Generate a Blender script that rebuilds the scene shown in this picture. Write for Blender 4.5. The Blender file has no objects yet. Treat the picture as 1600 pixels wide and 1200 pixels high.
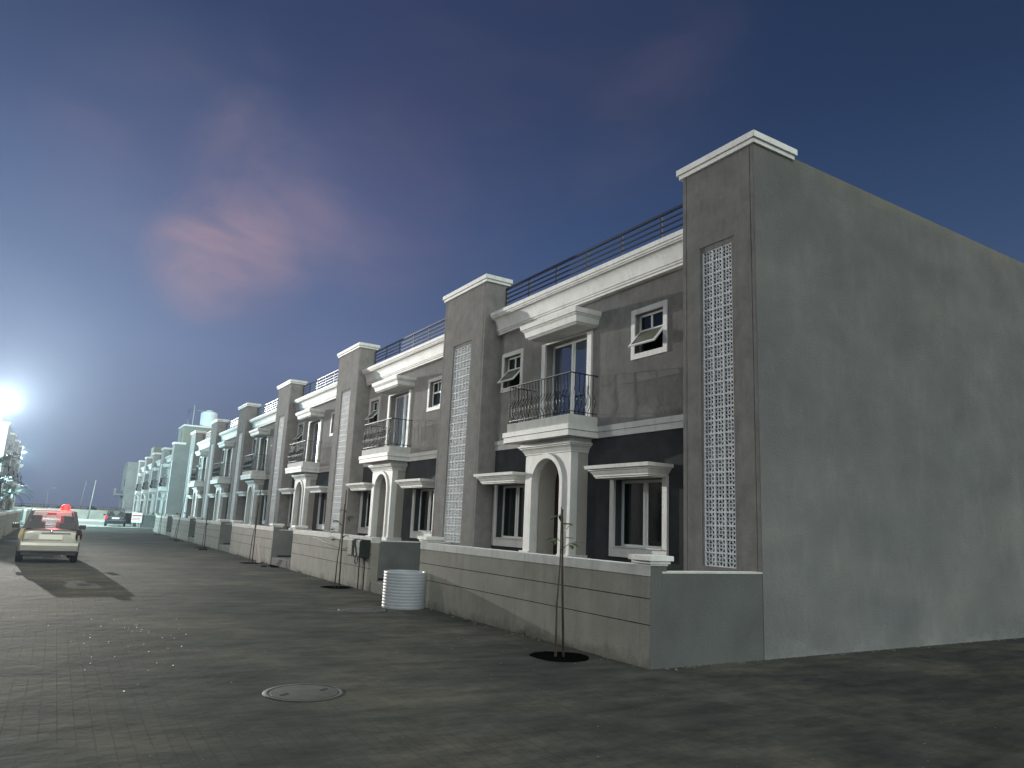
import bpy, bmesh, math, random
from mathutils import Matrix, Vector, Euler
random.seed(7)
R = math.radians
scene = bpy.context.scene
COL = scene.collection

# ------------------------------------------------------------------ camera
cam_d = bpy.data.cameras.new('camera'); cam = bpy.data.objects.new('camera', cam_d); COL.objects.link(cam)
cam_d.sensor_width = 36.0; cam_d.lens = 36.0 * 1130.53 / 1600.0
cam_d.clip_start = 0.1; cam_d.clip_end = 3000
cam.matrix_world = (Matrix.Translation((0, 0, 1.7)) @ Matrix.Rotation(R(-31.369), 4, 'Z')
                    @ Matrix.Rotation(R(101.041), 4, 'X') @ Matrix.Rotation(R(2.538), 4, 'Z'))
scene.camera = cam
scene.render.resolution_x = 1024; scene.render.resolution_y = 768

# ------------------------------------------------------------------ exposure
vs = scene.view_settings
vs.view_transform = 'Standard'; vs.look = 'None'; vs.exposure = 0.0; vs.gamma = 1.0
scene.render.engine = 'CYCLES'

# ------------------------------------------------------------------ dusk sky (world)
world = bpy.data.worlds.new("World"); scene.world = world; world.use_nodes = True
nt = world.node_tree; nt.nodes.clear()
def N(t, typ, **kw):
    n = t.nodes.new(typ)
    for k, v in kw.items(): setattr(n, k, v)
    return n
def ramp(t, stops, interp='LINEAR'):
    n = t.nodes.new('ShaderNodeValToRGB'); cr = n.color_ramp; cr.interpolation = interp
    while len(cr.elements) < len(stops): cr.elements.new(0.5)
    for e, (p, c) in zip(cr.elements, stops):
        e.position = p; e.color = c if len(c) == 4 else (*c, 1)
    return n
def mth(t, op, a=None, b=None, clamp=False):
    n = t.nodes.new('ShaderNodeMath'); n.operation = op; n.use_clamp = clamp
    for i, v in enumerate((a, b)):
        if v is None: continue
        if isinstance(v, (int, float)): n.inputs[i].default_value = v
        else: t.links.new(v, n.inputs[i])
    return n.outputs[0]
def srgb(r, g, b):
    f = lambda c: (c / 255 / 12.92) if c / 255 <= 0.04045 else ((c / 255 + 0.055) / 1.055) ** 2.4
    return (f(r), f(g), f(b), 1)
L = nt.links.new
tc = N(nt, 'ShaderNodeTexCoord'); gen = tc.outputs['Generated']
sep = N(nt, 'ShaderNodeSeparateXYZ'); L(gen, sep.inputs[0])
el = ramp(nt, [(0.0, srgb(80, 83, 104)), (0.06, srgb(86, 93, 118)), (0.2, srgb(96, 110, 147)), (0.38, srgb(69, 87, 130)), (0.52, srgb(52, 68, 107)), (0.66, srgb(43, 58, 94)), (1.0, srgb(36, 50, 84))])
L(sep.outputs['Z'], el.inputs[0])
# lamp glare painted into the sky colour towards the end of the street
def dirdot(v):
    d = N(nt, 'ShaderNodeVectorMath', operation='DOT_PRODUCT'); L(gen, d.inputs[0]); d.inputs[1].default_value = Vector(v).normalized()
    return d.outputs['Value']
glow = dirdot((-0.13, 1.0, 0.12))
gr = ramp(nt, [(0.0, (0, 0, 0)), (0.82, (0.0, 0.0, 0.0)), (0.93, (0.08,) * 3), (0.98, (0.20,) * 3), (1.0, (0.34,) * 3)], 'EASE')
L(glow, gr.inputs[0])
mixg = N(nt, 'ShaderNodeMixRGB', blend_type='MIX'); L(gr.outputs[0], mixg.inputs[0]); L(el.outputs[0], mixg.inputs[1]); mixg.inputs[2].default_value = srgb(146, 168, 200)
# right side darker and greener
rd = dirdot((0.93, 0.25, 0.25))
rr = ramp(nt, [(0.0, (1, 1, 1)), (0.55, (1, 1, 1)), (0.95, (0.62, 0.72, 0.68))]); L(rd, rr.inputs[0])
mulr = N(nt, 'ShaderNodeMixRGB', blend_type='MULTIPLY'); mulr.inputs[0].default_value = 1; L(mixg.outputs[0], mulr.inputs[1]); L(rr.outputs[0], mulr.inputs[2])
# clouds: wispy pink catching the last light
mp = N(nt, 'ShaderNodeMapping'); L(gen, mp.inputs[0]); mp.inputs['Scale'].default_value = (1.0, 1.0, 2.2)
mp.inputs['Rotation'].default_value = (0.3, 0.25, 0.1)
ns = N(nt, 'ShaderNodeTexNoise'); L(mp.outputs[0], ns.inputs['Vector']); ns.inputs['Scale'].default_value = 3.4; ns.inputs['Detail'].default_value = 7; ns.inputs['Roughness'].default_value = 0.55; ns.inputs['Distortion'].default_value = 0.7
cr_ = ramp(nt, [(0.40, (0, 0, 0)), (0.75, (1, 1, 1))], 'EASE'); L(ns.outputs[0], cr_.inputs[0])
def camdir(px, py):
    m = cam.matrix_world.to_3x3()
    return (m @ Vector((px - 800, -(py - 600), -1130.53))).normalized()
def blob(px, py, c0, c1, amp):
    """angular spot where this cloud bank stands"""
    d = dirdot(camdir(px, py))
    r_ = ramp(nt, [(0.0, (0, 0, 0)), (c0, (0, 0, 0)), (c1, (amp,) * 3)], 'EASE'); L(d, r_.inputs[0]); return r_.outputs[0]
banks = [blob(365, 375, 0.994, 0.9997, 0.8), blob(325, 408, 0.9982, 0.9999, 1.0), blob(470, 310, 0.993, 0.9996, 0.42), blob(270, 240, 0.985, 0.999, 0.16), blob(600, 290, 0.985, 0.999, 0.28), blob(640, 190, 0.965, 0.999, 0.14), blob(900, 60, 0.970, 0.999, 0.10), blob(390, 265, 0.993, 0.9995, 0.35)]
acc = banks[0]
for b in banks[1:]: acc = mth(nt, 'MAXIMUM', acc, b)
ns2 = N(nt, 'ShaderNodeTexNoise'); L(mp.outputs[0], ns2.inputs['Vector']); ns2.inputs['Scale'].default_value = 6.0; ns2.inputs['Detail'].default_value = 8; ns2.inputs['Distortion'].default_value = 0.4
wis = mth(nt, 'MULTIPLY', acc, mth(nt, 'ADD', mth(nt, 'MULTIPLY', cr_.outputs[0], 0.9), mth(nt, 'MULTIPLY', ns2.outputs[0], 0.75)), True)
wis = mth(nt, 'MULTIPLY', wis, 0.72)
mixc = N(nt, 'ShaderNodeMixRGB', blend_type='MIX'); L(wis, mixc.inputs[0]); L(mulr.outputs[0], mixc.inputs[1]); mixc.inputs[2].default_value = srgb(166, 142, 155)
# unseen sky behind the camera, brightened as added fill for walls facing it
bk = dirdot((0.30, -0.95, 0.30))
br = ramp(nt, [(0.0, (0, 0, 0)), (0.22, (0, 0, 0)), (0.95, (1, 1, 1))], 'LINEAR'); L(bk, br.inputs[0])
mulb = N(nt, 'ShaderNodeMixRGB', blend_type='MIX'); L(br.outputs[0], mulb.inputs[0]); L(mixc.outputs[0], mulb.inputs[1]); mulb.inputs[2].default_value = (2.10, 2.30, 2.18, 1)
bg = N(nt, 'ShaderNodeBackground'); L(mulb.outputs[0], bg.inputs[0]); bg.inputs[1].default_value = 1.0
wo = N(nt, 'ShaderNodeOutputWorld'); L(bg.outputs[0], wo.inputs[0])

# ------------------------------------------------------------------ materials
MAT = {}
MATTE = ('stucco', 'dark_stucco', 'boundary_paint', 'coping', 'cement', 'return_cement', 'shade_cement', 'groove', 'porch_paint', 'soil', 'iron', 'stone', 'bark', 'stake', 'rust_earth', 'cable', 'meter_box', 'far_wall', 'pale_concrete', 'far_render', 'screen')
def mat(name, base, rough=0.8, var=0.0, vscale=2.0, bump=0.0, bscale=60.0, metal=0.0, spec=0.5, stretch=(1, 1, 1), streak=0.0, col2=None, coat=0.0):
    m = bpy.data.materials.new(name); m.use_nodes = True; t = m.node_tree; p = t.nodes['Principled BSDF']
    p.inputs['Roughness'].default_value = rough; p.inputs['Metallic'].default_value = metal; p.inputs['Specular IOR Level'].default_value = spec
    p.inputs['Coat Weight'].default_value = coat
    if name in MATTE: p.inputs['Specular IOR Level'].default_value = 0.0 if name == 'soil' else 0.06; p.inputs['Diffuse Roughness'].default_value = 1.0
    p.inputs['Base Color'].default_value = (*base, 1)
    tcn = N(t, 'ShaderNodeTexCoord'); oi = N(t, 'ShaderNodeNewGeometry')
    pos = oi.outputs['Position']
    if var > 0:
        mp_ = N(t, 'ShaderNodeMapping'); t.links.new(pos, mp_.inputs[0]); mp_.inputs['Scale'].default_value = stretch
        n1 = N(t, 'ShaderNodeTexNoise'); t.links.new(mp_.outputs[0], n1.inputs['Vector']); n1.inputs['Scale'].default_value = vscale; n1.inputs['Detail'].default_value = 6; n1.inputs['Roughness'].default_value = 0.6
        c2 = col2 or tuple(min(1, c * (1 + var)) for c in base); c1 = tuple(c * (1 - var) for c in base)
        r_ = ramp(t, [(0.3, c1), (0.7, c2)]); t.links.new(n1.outputs[0], r_.inputs[0])
        out = r_.outputs[0]
        if streak > 0:
            mp2 = N(t, 'ShaderNodeMapping'); t.links.new(pos, mp2.inputs[0]); mp2.inputs['Scale'].default_value = (1.3, 1.3, 0.55)
            n2 = N(t, 'ShaderNodeTexNoise'); t.links.new(mp2.outputs[0], n2.inputs['Vector']); n2.inputs['Scale'].default_value = 2.2; n2.inputs['Detail'].default_value = 7; n2.inputs['Roughness'].default_value = .65
            r2 = ramp(t, [(0.50, (0, 0, 0)), (0.74, (1, 1, 1))]); t.links.new(n2.outputs[0], r2.inputs[0])
            mx = N(t, 'ShaderNodeMixRGB'); t.links.new(mth(t, 'MULTIPLY', r2.outputs[0], streak), mx.inputs[0]); t.links.new(out, mx.inputs[1]); mx.inputs[2].default_value = (*[min(1, c * 1.9) for c in base], 1); out = mx.outputs[0]
        if name in ('trim', 'coping', 'boundary_paint', 'stucco'):
            mp7 = N(t, 'ShaderNodeMapping'); t.links.new(pos, mp7.inputs[0]); mp7.inputs['Scale'].default_value = (5, 5, 0.7)
            n7 = N(t, 'ShaderNodeTexNoise'); t.links.new(mp7.outputs[0], n7.inputs['Vector']); n7.inputs['Scale'].default_value = 1.6; n7.inputs['Detail'].default_value = 7; n7.inputs['Roughness'].default_value = .7
            r7 = ramp(t, [(0.30, (0.83, 0.82, 0.80)), (0.50, (1, 1, 1))]); t.links.new(n7.outputs[0], r7.inputs[0])
            m7 = N(t, 'ShaderNodeMixRGB', blend_type='MULTIPLY'); m7.inputs[0].default_value = 1; t.links.new(out, m7.inputs[1]); t.links.new(r7.outputs[0], m7.inputs[2]); out = m7.outputs[0]
        if name == 'boundary_paint':
            sp8 = N(t, 'ShaderNodeSeparateXYZ'); t.links.new(pos, sp8.inputs[0])
            n8 = N(t, 'ShaderNodeTexNoise'); t.links.new(pos, n8.inputs['Vector']); n8.inputs['Scale'].default_value = 4; n8.inputs['Detail'].default_value = 8; n8.inputs['Roughness'].default_value = .7
            r8 = ramp(t, [(0.0, (0, 0, 0)), (0.2, (1, 1, 1))]); t.links.new(mth(t, 'SUBTRACT', mth(t, 'MULTIPLY', n8.outputs[0], 0.55), mth(t, 'ADD', sp8.outputs['Z'], 0.12)), r8.inputs[0])
            m8 = N(t, 'ShaderNodeMixRGB'); t.links.new(mth(t, 'MULTIPLY', r8.outputs[0], 0.6), m8.inputs[0]); t.links.new(out, m8.inputs[1]); m8.inputs[2].default_value = (0.09, 0.075, 0.055, 1); out = m8.outputs[0]
        if name == 'cement':
            sp_ = N(t, 'ShaderNodeSeparateXYZ'); t.links.new(pos, sp_.inputs[0])
            mp4 = N(t, 'ShaderNodeMapping'); t.links.new(pos, mp4.inputs[0]); mp4.inputs['Scale'].default_value = (0.45, 0.45, 0.9)
            n4 = N(t, 'ShaderNodeTexNoise'); t.links.new(mp4.outputs[0], n4.inputs['Vector']); n4.inputs['Scale'].default_value = 1.0; n4.inputs['Detail'].default_value = 3; n4.inputs['Distortion'].default_value = 0.6
            r4 = ramp(t, [(0.32, (0.88, 0.90, 0.91)), (0.68, (1.10, 1.09, 1.07))]); t.links.new(n4.outputs[0], r4.inputs[0])
            m4 = N(t, 'ShaderNodeMixRGB', blend_type='MULTIPLY'); m4.inputs[0].default_value = 1; t.links.new(out, m4.inputs[1]); t.links.new(r4.outputs[0], m4.inputs[2]); out = m4.outputs[0]
            # pale salts creeping up from the ground, yellow weathering under the top edge
            n5 = N(t, 'ShaderNodeTexNoise'); t.links.new(pos, n5.inputs['Vector']); n5.inputs['Scale'].default_value = 2.6; n5.inputs['Detail'].default_value = 8; n5.inputs['Roughness'].default_value = .7
            hgt_ = mth(t, 'SUBTRACT', mth(t, 'MULTIPLY', n5.outputs[0], 1.5), mth(t, 'ADD', sp_.outputs['Z'], 0.55))
            r5 = ramp(t, [(0.0, (0, 0, 0)), (0.35, (1, 1, 1))]); t.links.new(hgt_, r5.inputs[0])
            m5 = N(t, 'ShaderNodeMixRGB'); t.links.new(mth(t, 'MULTIPLY', r5.outputs[0], 0.26), m5.inputs[0]); t.links.new(out, m5.inputs[1]); m5.inputs[2].default_value = (0.36, 0.37, 0.35, 1); out = m5.outputs[0]
            tp = mth(t, 'SUBTRACT', mth(t, 'ADD', sp_.outputs['Z'], mth(t, 'MULTIPLY', n5.outputs[0], 0.9)), 8.15)
            r6 = ramp(t, [(0.0, (0, 0, 0)), (0.3, (1, 1, 1))]); t.links.new(tp, r6.inputs[0])
            m6 = N(t, 'ShaderNodeMixRGB'); t.links.new(mth(t, 'MULTIPLY', r6.outputs[0], 0.5), m6.inputs[0]); t.links.new(out, m6.inputs[1]); m6.inputs[2].default_value = (0.26, 0.25, 0.19, 1); out = m6.outputs[0]
        t.links.new(out, p.inputs['Base Color'])
    if bump > 0:
        n3 = N(t, 'ShaderNodeTexNoise'); t.links.new(pos, n3.inputs['Vector']); n3.inputs['Scale'].default_value = bscale; n3.inputs['Detail'].default_value = 4
        b = N(t, 'ShaderNodeBump'); b.inputs['Strength'].default_value = bump; b.inputs['Distance'].default_value = 0.02; t.links.new(n3.outputs[0], b.inputs['Height']); t.links.new(b.outputs[0], p.inputs['Normal'])
    MAT[name] = m; return m
def emis(name, col, strength):
    m = bpy.data.materials.new(name); m.use_nodes = True; p = m.node_tree.nodes['Principled BSDF']
    p.inputs['Base Color'].default_value = (*col, 1); p.inputs['Emission Color'].default_value = (*col, 1); p.inputs['Emission Strength'].default_value = strength
    MAT[name] = m; return m
mat('stucco', (0.262, 0.249, 0.239), 0.9, 0.16, 3.5, 0.55, 45, streak=0.12)
mat('dark_stucco', (0.052, 0.055, 0.058), 0.85, 0.2, 2.5, 0.4, 45)
mat('trim', (0.58, 0.58, 0.56), 0.7, 0.09, 2.0, 0.2, 30, spec=0.25, streak=0.05)
mat('boundary_paint', (0.285, 0.272, 0.236), 0.85, 0.12, 2.2, 0.4, 40, streak=0.10)
mat('coping', (0.56, 0.555, 0.53), 0.75, 0.08, 4, 0.2, 30)
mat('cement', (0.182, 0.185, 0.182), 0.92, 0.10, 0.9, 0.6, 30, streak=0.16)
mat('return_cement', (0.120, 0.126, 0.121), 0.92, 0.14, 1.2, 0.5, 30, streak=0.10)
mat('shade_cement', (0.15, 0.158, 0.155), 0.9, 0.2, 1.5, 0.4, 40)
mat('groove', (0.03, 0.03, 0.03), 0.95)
mat('porch_paint', (0.34, 0.32, 0.29), 0.85, 0.06, 3, 0.2, 40)
mat('wood_door', (0.035, 0.018, 0.010), 0.4, 0.3, 5, stretch=(1, 1, .2))
mat('frame', (0.70, 0.72, 0.70), 0.4, 0.04, 5)
mat('screen', (0.72, 0.73, 0.74), 0.7, 0.08, 3, 0.15, 60)
mat('railing', (0.008, 0.010, 0.015), 0.6, spec=0.16)
mat('roof_rail', (0.010, 0.016, 0.035), 0.35, spec=0.6)
mat('interior', (0.012, 0.012, 0.015), 0.9)
mat('curtain', (0.30, 0.33, 0.38), 0.9, 0.3, 6, stretch=(1, 4, .2))
mat('glass', (0.006, 0.010, 0.010), 0.05, spec=0.45)
mat('door_glass', (0.035, 0.05, 0.075), 0.05, spec=0.9); MAT['door_glass'].node_tree.nodes['Principled BSDF'].inputs['IOR'].default_value = 2.0
mat('curtain_glass', (0.20, 0.23, 0.27), 0.12, 0.55, 5.0, spec=0.8, stretch=(1, 3.0, 0.12))
mat('sash_glass', (0.11, 0.112, 0.085), 0.25, spec=0.7)
mat('soil', (0.003, 0.003, 0.003), 1.0, 0.4, 20, 0.8, 30)  # near-black, so it also carries the shade of the planting pits
mat('bark', (0.09, 0.075, 0.055), 0.9, 0.3, 12)
mat('stake', (0.06, 0.05, 0.04), 0.9, 0.3, 12)
mat('leaf', (0.075, 0.11, 0.035), 0.5, 0.35, 9)
mat('young_leaf', (0.16, 0.19, 0.05), 0.5, 0.2, 9)
mat('dark_leaf', (0.018, 0.030, 0.018), 0.5, 0.3, 5)
mat('plastic', (0.33, 0.35, 0.38), 0.45, 0.05, 6, spec=0.5)
mat('meter_box', (0.032, 0.036, 0.033), 0.6, 0.2, 5)
mat('cable', (0.015, 0.015, 0.015), 0.6)
mat('iron', (0.045, 0.046, 0.044), 0.75, 0.25, 9, 0.3, 80)
mat('stone', (0.15, 0.145, 0.13), 0.9, 0.25, 9, 0.5, 30)
mat('pebble', (0.75, 0.75, 0.72), 0.4)
mat('car_silver', (0.34, 0.335, 0.29), 0.35, metal=0.25, coat=0.6)
mat('car_red', (0.20, 0.02, 0.025), 0.35, coat=0.6)
mat('car_dark', (0.025, 0.035, 0.055), 0.25, metal=0.3, coat=0.8)
mat('car_white', (0.62, 0.63, 0.64), 0.35, coat=0.5)
mat('car_glass', (0.012, 0.014, 0.02), 0.05, spec=0.8)
mat('rubber', (0.012, 0.012, 0.013), 0.8)
mat('dark_plastic', (0.02, 0.021, 0.025), 0.55)
mat('chrome', (0.65, 0.66, 0.68), 0.2, metal=1.0)
mat('seat_fabric', (0.03, 0.03, 0.045), 0.9)
mat('plate', (0.68, 0.66, 0.58), 0.5)
mat('amber_lens', (0.5, 0.42, 0.25), 0.15, spec=0.8)
mat('red_lens', (0.05, 0.012, 0.015), 0.15, spec=0.8)
mat('pole_paint', (0.30, 0.32, 0.32), 0.5, 0.1, 3)
mat('sign_white', (0.75, 0.74, 0.72), 0.5)
mat('sign_red', (0.55, 0.05, 0.06), 0.5)
mat('rust_earth', (0.14, 0.12, 0.10), 1.0, 0.3, 0.08, 0.6, 3)
mat('far_wall', (0.45, 0.47, 0.42), 0.9, 0.18, 0.6)
mat('pale_concrete', (0.42, 0.42, 0.38), 0.85, 0.15, 0.5, 0.3, 10)
mat('far_render', (0.28, 0.30, 0.30), 0.9, 0.12, 0.8)
mat('water_tank', (0.55, 0.60, 0.60), 0.5, 0.06, 3)
emis('lamp_glow', (0.80, 0.92, 1.0), 260.0)
emis('beacon_red', (1.0, 0.012, 0.010), 6.0)
emis('beacon_core', (1.0, 0.45, 0.30), 14.0)
emis('tail_red', (1.0, 0.012, 0.02), 2.4)

def paving_material():
    m = bpy.data.materials.new('paving'); m.use_nodes = True; t = m.node_tree; p = t.nodes['Principled BSDF']; l = t.links.new
    g = N(t, 'ShaderNodeNewGeometry')
    mp_ = N(t, 'ShaderNodeMapping'); l(g.outputs['Position'], mp_.inputs[0]); mp_.inputs['Rotation'].default_value = (0, 0, R(90))
    bk_ = N(t, 'ShaderNodeTexBrick'); l(mp_.outputs[0], bk_.inputs['Vector']); bk_.inputs['Scale'].default_value = 1.0
    bk_.inputs['Brick Width'].default_value = 0.24; bk_.inputs['Row Height'].default_value = 0.12; bk_.inputs['Mortar Size'].default_value = 0.006; bk_.inputs['Mortar Smooth'].default_value = 0.6
    bk_.inputs['Color1'].default_value = (0.72, 0.72, 0.72, 1); bk_.inputs['Color2'].default_value = (1.18, 1.18, 1.18, 1); bk_.inputs['Mortar'].default_value = (0.62, 0.62, 0.62, 1); bk_.offset = 0.5
    n1 = N(t, 'ShaderNodeTexNoise'); l(g.outputs['Position'], n1.inputs['Vector']); n1.inputs['Scale'].default_value = 0.45; n1.inputs['Detail'].default_value = 8; n1.inputs['Roughness'].default_value = 0.62
    r1 = ramp(t, [(0.28, (0.034, 0.038, 0.038)), (0.5, (0.057, 0.057, 0.053)), (0.70, (0.100, 0.092, 0.078))]); l(n1.outputs[0], r1.inputs[0])
    # dust swept into drifts across the joints
    mp2 = N(t, 'ShaderNodeMapping'); l(g.outputs['Position'], mp2.inputs[0]); mp2.inputs['Scale'].default_value = (0.9, 2.6, 1); mp2.inputs['Rotation'].default_value = (0, 0, R(22))
    n2 = N(t, 'ShaderNodeTexNoise'); l(mp2.outputs[0], n2.inputs['Vector']); n2.inputs['Scale'].default_value = 1.3; n2.inputs['Detail'].default_value = 9; n2.inputs['Roughness'].default_value = 0.7
    r2 = ramp(t, [(0.35, (0.70, 0.70, 0.70)), (0.66, (1.28, 1.26, 1.2))]); l(n2.outputs[0], r2.inputs[0])
    m1 = N(t, 'ShaderNodeMixRGB', blend_type='MULTIPLY'); m1.inputs[0].default_value = 1; l(r1.outputs[0], m1.inputs[1]); l(r2.outputs[0], m1.inputs[2])
    m2 = N(t, 'ShaderNodeMixRGB', blend_type='MULTIPLY'); m2.inputs[0].default_value = 0.16; l(m1.outputs[0], m2.inputs[1]); l(bk_.outputs['Color'], m2.inputs[2])
    l(m2.outputs[0], p.inputs['Base Color']); p.inputs['Roughness'].default_value = 0.88; p.inputs['Specular IOR Level'].default_value = 0.005; p.inputs['Diffuse Roughness'].default_value = 1.0
    n3 = N(t, 'ShaderNodeTexNoise'); l(g.outputs['Position'], n3.inputs['Vector']); n3.inputs['Scale'].default_value = 2.6; n3.inputs['Detail'].default_value = 8; n3.inputs['Roughness'].default_value = 0.62
    n4 = N(t, 'ShaderNodeTexNoise'); l(g.outputs['Position'], n4.inputs['Vector']); n4.inputs['Scale'].default_value = 60; n4.inputs['Detail'].default_value = 3
    n5_ = N(t, 'ShaderNodeTexNoise'); l(g.outputs['Position'], n5_.inputs['Vector']); n5_.inputs['Scale'].default_value = 0.9; n5_.inputs['Detail'].default_value = 5
    rv_ = ramp(t, [(0.42, (0, 0, 0)), (0.62, (1, 1, 1))]); l(n5_.outputs[0], rv_.inputs[0]); r2v = rv_.outputs[0]
    h = mth(t, 'ADD', mth(t, 'MULTIPLY', mth(t, 'MULTIPLY', bk_.outputs['Fac'], -0.8), r2v), mth(t, 'ADD', mth(t, 'MULTIPLY', n3.outputs[0], 4.5), mth(t, 'MULTIPLY', n4.outputs[0], 0.35)))
    # every block sits at its own slight height
    h = mth(t, 'ADD', h, mth(t, 'MULTIPLY', bk_.outputs['Color'], 0.22))
    b = N(t, 'ShaderNodeBump'); b.inputs['Strength'].default_value = 0.7; b.inputs['Distance'].default_value = 0.012; l(h, b.inputs['Height']); l(b.outputs[0], p.inputs['Normal'])
    MAT['paving'] = m
paving_material()

# ------------------------------------------------------------------ mesh helpers
class MB:
    def __init__(s): s.v = []; s.f = []; s.smooth = []
    def add(s, vs_, fs, smooth=False):
        o = len(s.v); s.v += [tuple(v) for v in vs_]; s.f += [tuple(i + o for i in f) for f in fs]; s.smooth += [smooth] * len(fs); return s
    def box(s, x0, x1, y0, y1, z0, z1):
        return s.add([(x0, y0, z0), (x1, y0, z0), (x1, y1, z0), (x0, y1, z0), (x0, y0, z1), (x1, y0, z1), (x1, y1, z1), (x0, y1, z1)],
                     [(0, 3, 2, 1), (4, 5, 6, 7), (0, 1, 5, 4), (1, 2, 6, 5), (2, 3, 7, 6), (3, 0, 4, 7)])
    def obox(s, c, half, rot):
        m = Matrix.Translation(c) @ (rot.to_matrix().to_4x4() if isinstance(rot, Euler) else rot)
        hx, hy, hz = half
        p = [m @ Vector(q) for q in [(-hx, -hy, -hz), (hx, -hy, -hz), (hx, hy, -hz), (-hx, hy, -hz), (-hx, -hy, hz), (hx, -hy, hz), (hx, hy, hz), (-hx, hy, hz)]]
        return s.add(p, [(0, 3, 2, 1), (4, 5, 6, 7), (0, 1, 5, 4), (1, 2, 6, 5), (2, 3, 7, 6), (3, 0, 4, 7)])
    def rings(s, rings, caps=True, smooth=False, closed=True):
        n = len(rings[0]); o = len(s.v)
        for r_ in rings: s.v += [tuple(p) for p in r_]
        for i in range(len(rings) - 1):
            for j in range(n if closed else n - 1):
                a = o + i * n + j; b = o + i * n + (j + 1) % n
                s.f.append((a, b, b + n, a + n)); s.smooth.append(smooth)
        if caps:
            s.f.append(tuple(o + j for j in range(n))[::-1]); s.smooth.append(False)
            s.f.append(tuple(o + (len(rings) - 1) * n + j for j in range(n))); s.smooth.append(False)
        return s
    def tube(s, pts, r, n=6, smooth=True):
        pts = [Vector(p) for p in pts]; rs = r if isinstance(r, (list, tuple)) else [r] * len(pts); out = []
        for i, p in enumerate(pts):
            d = (pts[min(i + 1, len(pts) - 1)] - pts[max(i - 1, 0)]).normalized()
            a = d.cross(Vector((0, 0, 1)) if abs(d.z) < 0.9 else Vector((1, 0, 0))).normalized(); b = d.cross(a)
            out.append([p + (a * math.cos(2 * math.pi * k / n) + b * math.sin(2 * math.pi * k / n)) * rs[i] for k in range(n)])
        return s.rings(out, True, smooth)
    def lathe(s, prof, c=(0, 0, 0), n=24, smooth=True):
        out = [[(c[0] + r * math.cos(2 * math.pi * k / n), c[1] + r * math.sin(2 * math.pi * k / n), c[2] + z) for k in range(n)] for r, z in prof]
        return s.rings(out, True, smooth)
    def grid(s, xs, ys, zs, filled):
        """one solid out of cells; only outer faces are made"""
        nx, ny, nz = len(xs) - 1, len(ys) - 1, len(zs) - 1
        F = lambda i, j, k: 0 <= i < nx and 0 <= j < ny and 0 <= k < nz and filled((xs[i] + xs[i + 1]) / 2, (ys[j] + ys[j + 1]) / 2, (zs[k] + zs[k + 1]) / 2)
        vi = {}
        def V(i, j, k):
            if (i, j, k) not in vi: vi[(i, j, k)] = len(s.v); s.v.append((xs[i], ys[j], zs[k]))
            return vi[(i, j, k)]
        def add(q): s.f.append(tuple(V(*a) for a in q)); s.smooth.append(False)
        for i in range(nx):
            for j in range(ny):
                for k in range(nz):
                    if not F(i, j, k): continue
                    if not F(i - 1, j, k): add([(i, j, k), (i, j, k + 1), (i, j + 1, k + 1), (i, j + 1, k)])
                    if not F(i + 1, j, k): add([(i + 1, j, k), (i + 1, j + 1, k), (i + 1, j + 1, k + 1), (i + 1, j, k + 1)])
                    if not F(i, j - 1, k): add([(i, j, k), (i + 1, j, k), (i + 1, j, k + 1), (i, j, k + 1)])
                    if not F(i, j + 1, k): add([(i, j + 1, k), (i, j + 1, k + 1), (i + 1, j + 1, k + 1), (i + 1, j + 1, k)])
                    if not F(i, j, k - 1): add([(i, j, k), (i, j + 1, k), (i + 1, j + 1, k), (i + 1, j, k)])
                    if not F(i, j, k + 1): add([(i, j, k + 1), (i + 1, j, k + 1), (i + 1, j + 1, k + 1), (i, j + 1, k + 1)])
        return s
    def wall(s, x0, x1, y0, y1, z0, z1, holes):
        ys = sorted({y0, y1} | {h[0] for h in holes} | {h[1] for h in holes}); zs = sorted({z0, z1} | {h[2] for h in holes} | {h[3] for h in holes})
        return s.grid([x0, x1], ys, zs, lambda x, y, z: not any(h[0] < y < h[1] and h[2] < z < h[3] for h in holes))
    def build(s, name, material, parent=None, bevel=0.0):
        me = bpy.data.meshes.new(name); me.from_pydata(s.v, [], s.f); me.update()
        me.polygons.foreach_set('use_smooth', s.smooth)
        bm = bmesh.new(); bm.from_mesh(me); bmesh.ops.recalc_face_normals(bm, faces=bm.faces); bm.to_mesh(me); bm.free()
        me.materials.append(MAT[material]); o = bpy.data.objects.new(name, me); COL.objects.link(o)
        if parent: o.parent = parent
        if bevel:
            b = o.modifiers.new('bevel', 'BEVEL'); b.width = bevel; b.segments = 2; b.limit_method = 'ANGLE'; b.angle_limit = R(40)
        return o
def tag(o, label=None, cat=None, group=None, kind=None):
    if label: o['label'] = label
    if cat: o['category'] = cat
    if group: o['group'] = group
    if kind: o['kind'] = kind
    return o
def empty(name, loc, rz=0, label=None, cat=None, group=None):
    o = bpy.data.objects.new(name, None); COL.objects.link(o); o.location = loc; o.rotation_euler = (0, 0, rz); o.empty_display_size = 0.3
    return tag(o, label, cat, group)
def copy_tree(o, parent=None):
    c = o.copy(); COL.objects.link(c); c.parent = parent
    for ch in list(o.children): copy_tree(ch, c)
    return c
def profile_run(prof, y0, y1, miter0=0.0, miter1=0.0, x_wall=None):
    """moulding: profile of (x, z), run along y; ends mitred by how far out each point stands"""
    xw = x_wall if x_wall is not None else max(p[0] for p in prof)
    a = [(x, y0 - miter0 * (xw - x), z) for x, z in prof]; b = [(x, y1 + miter1 * (xw - x), z) for x, z in prof]
    return a, b

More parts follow.
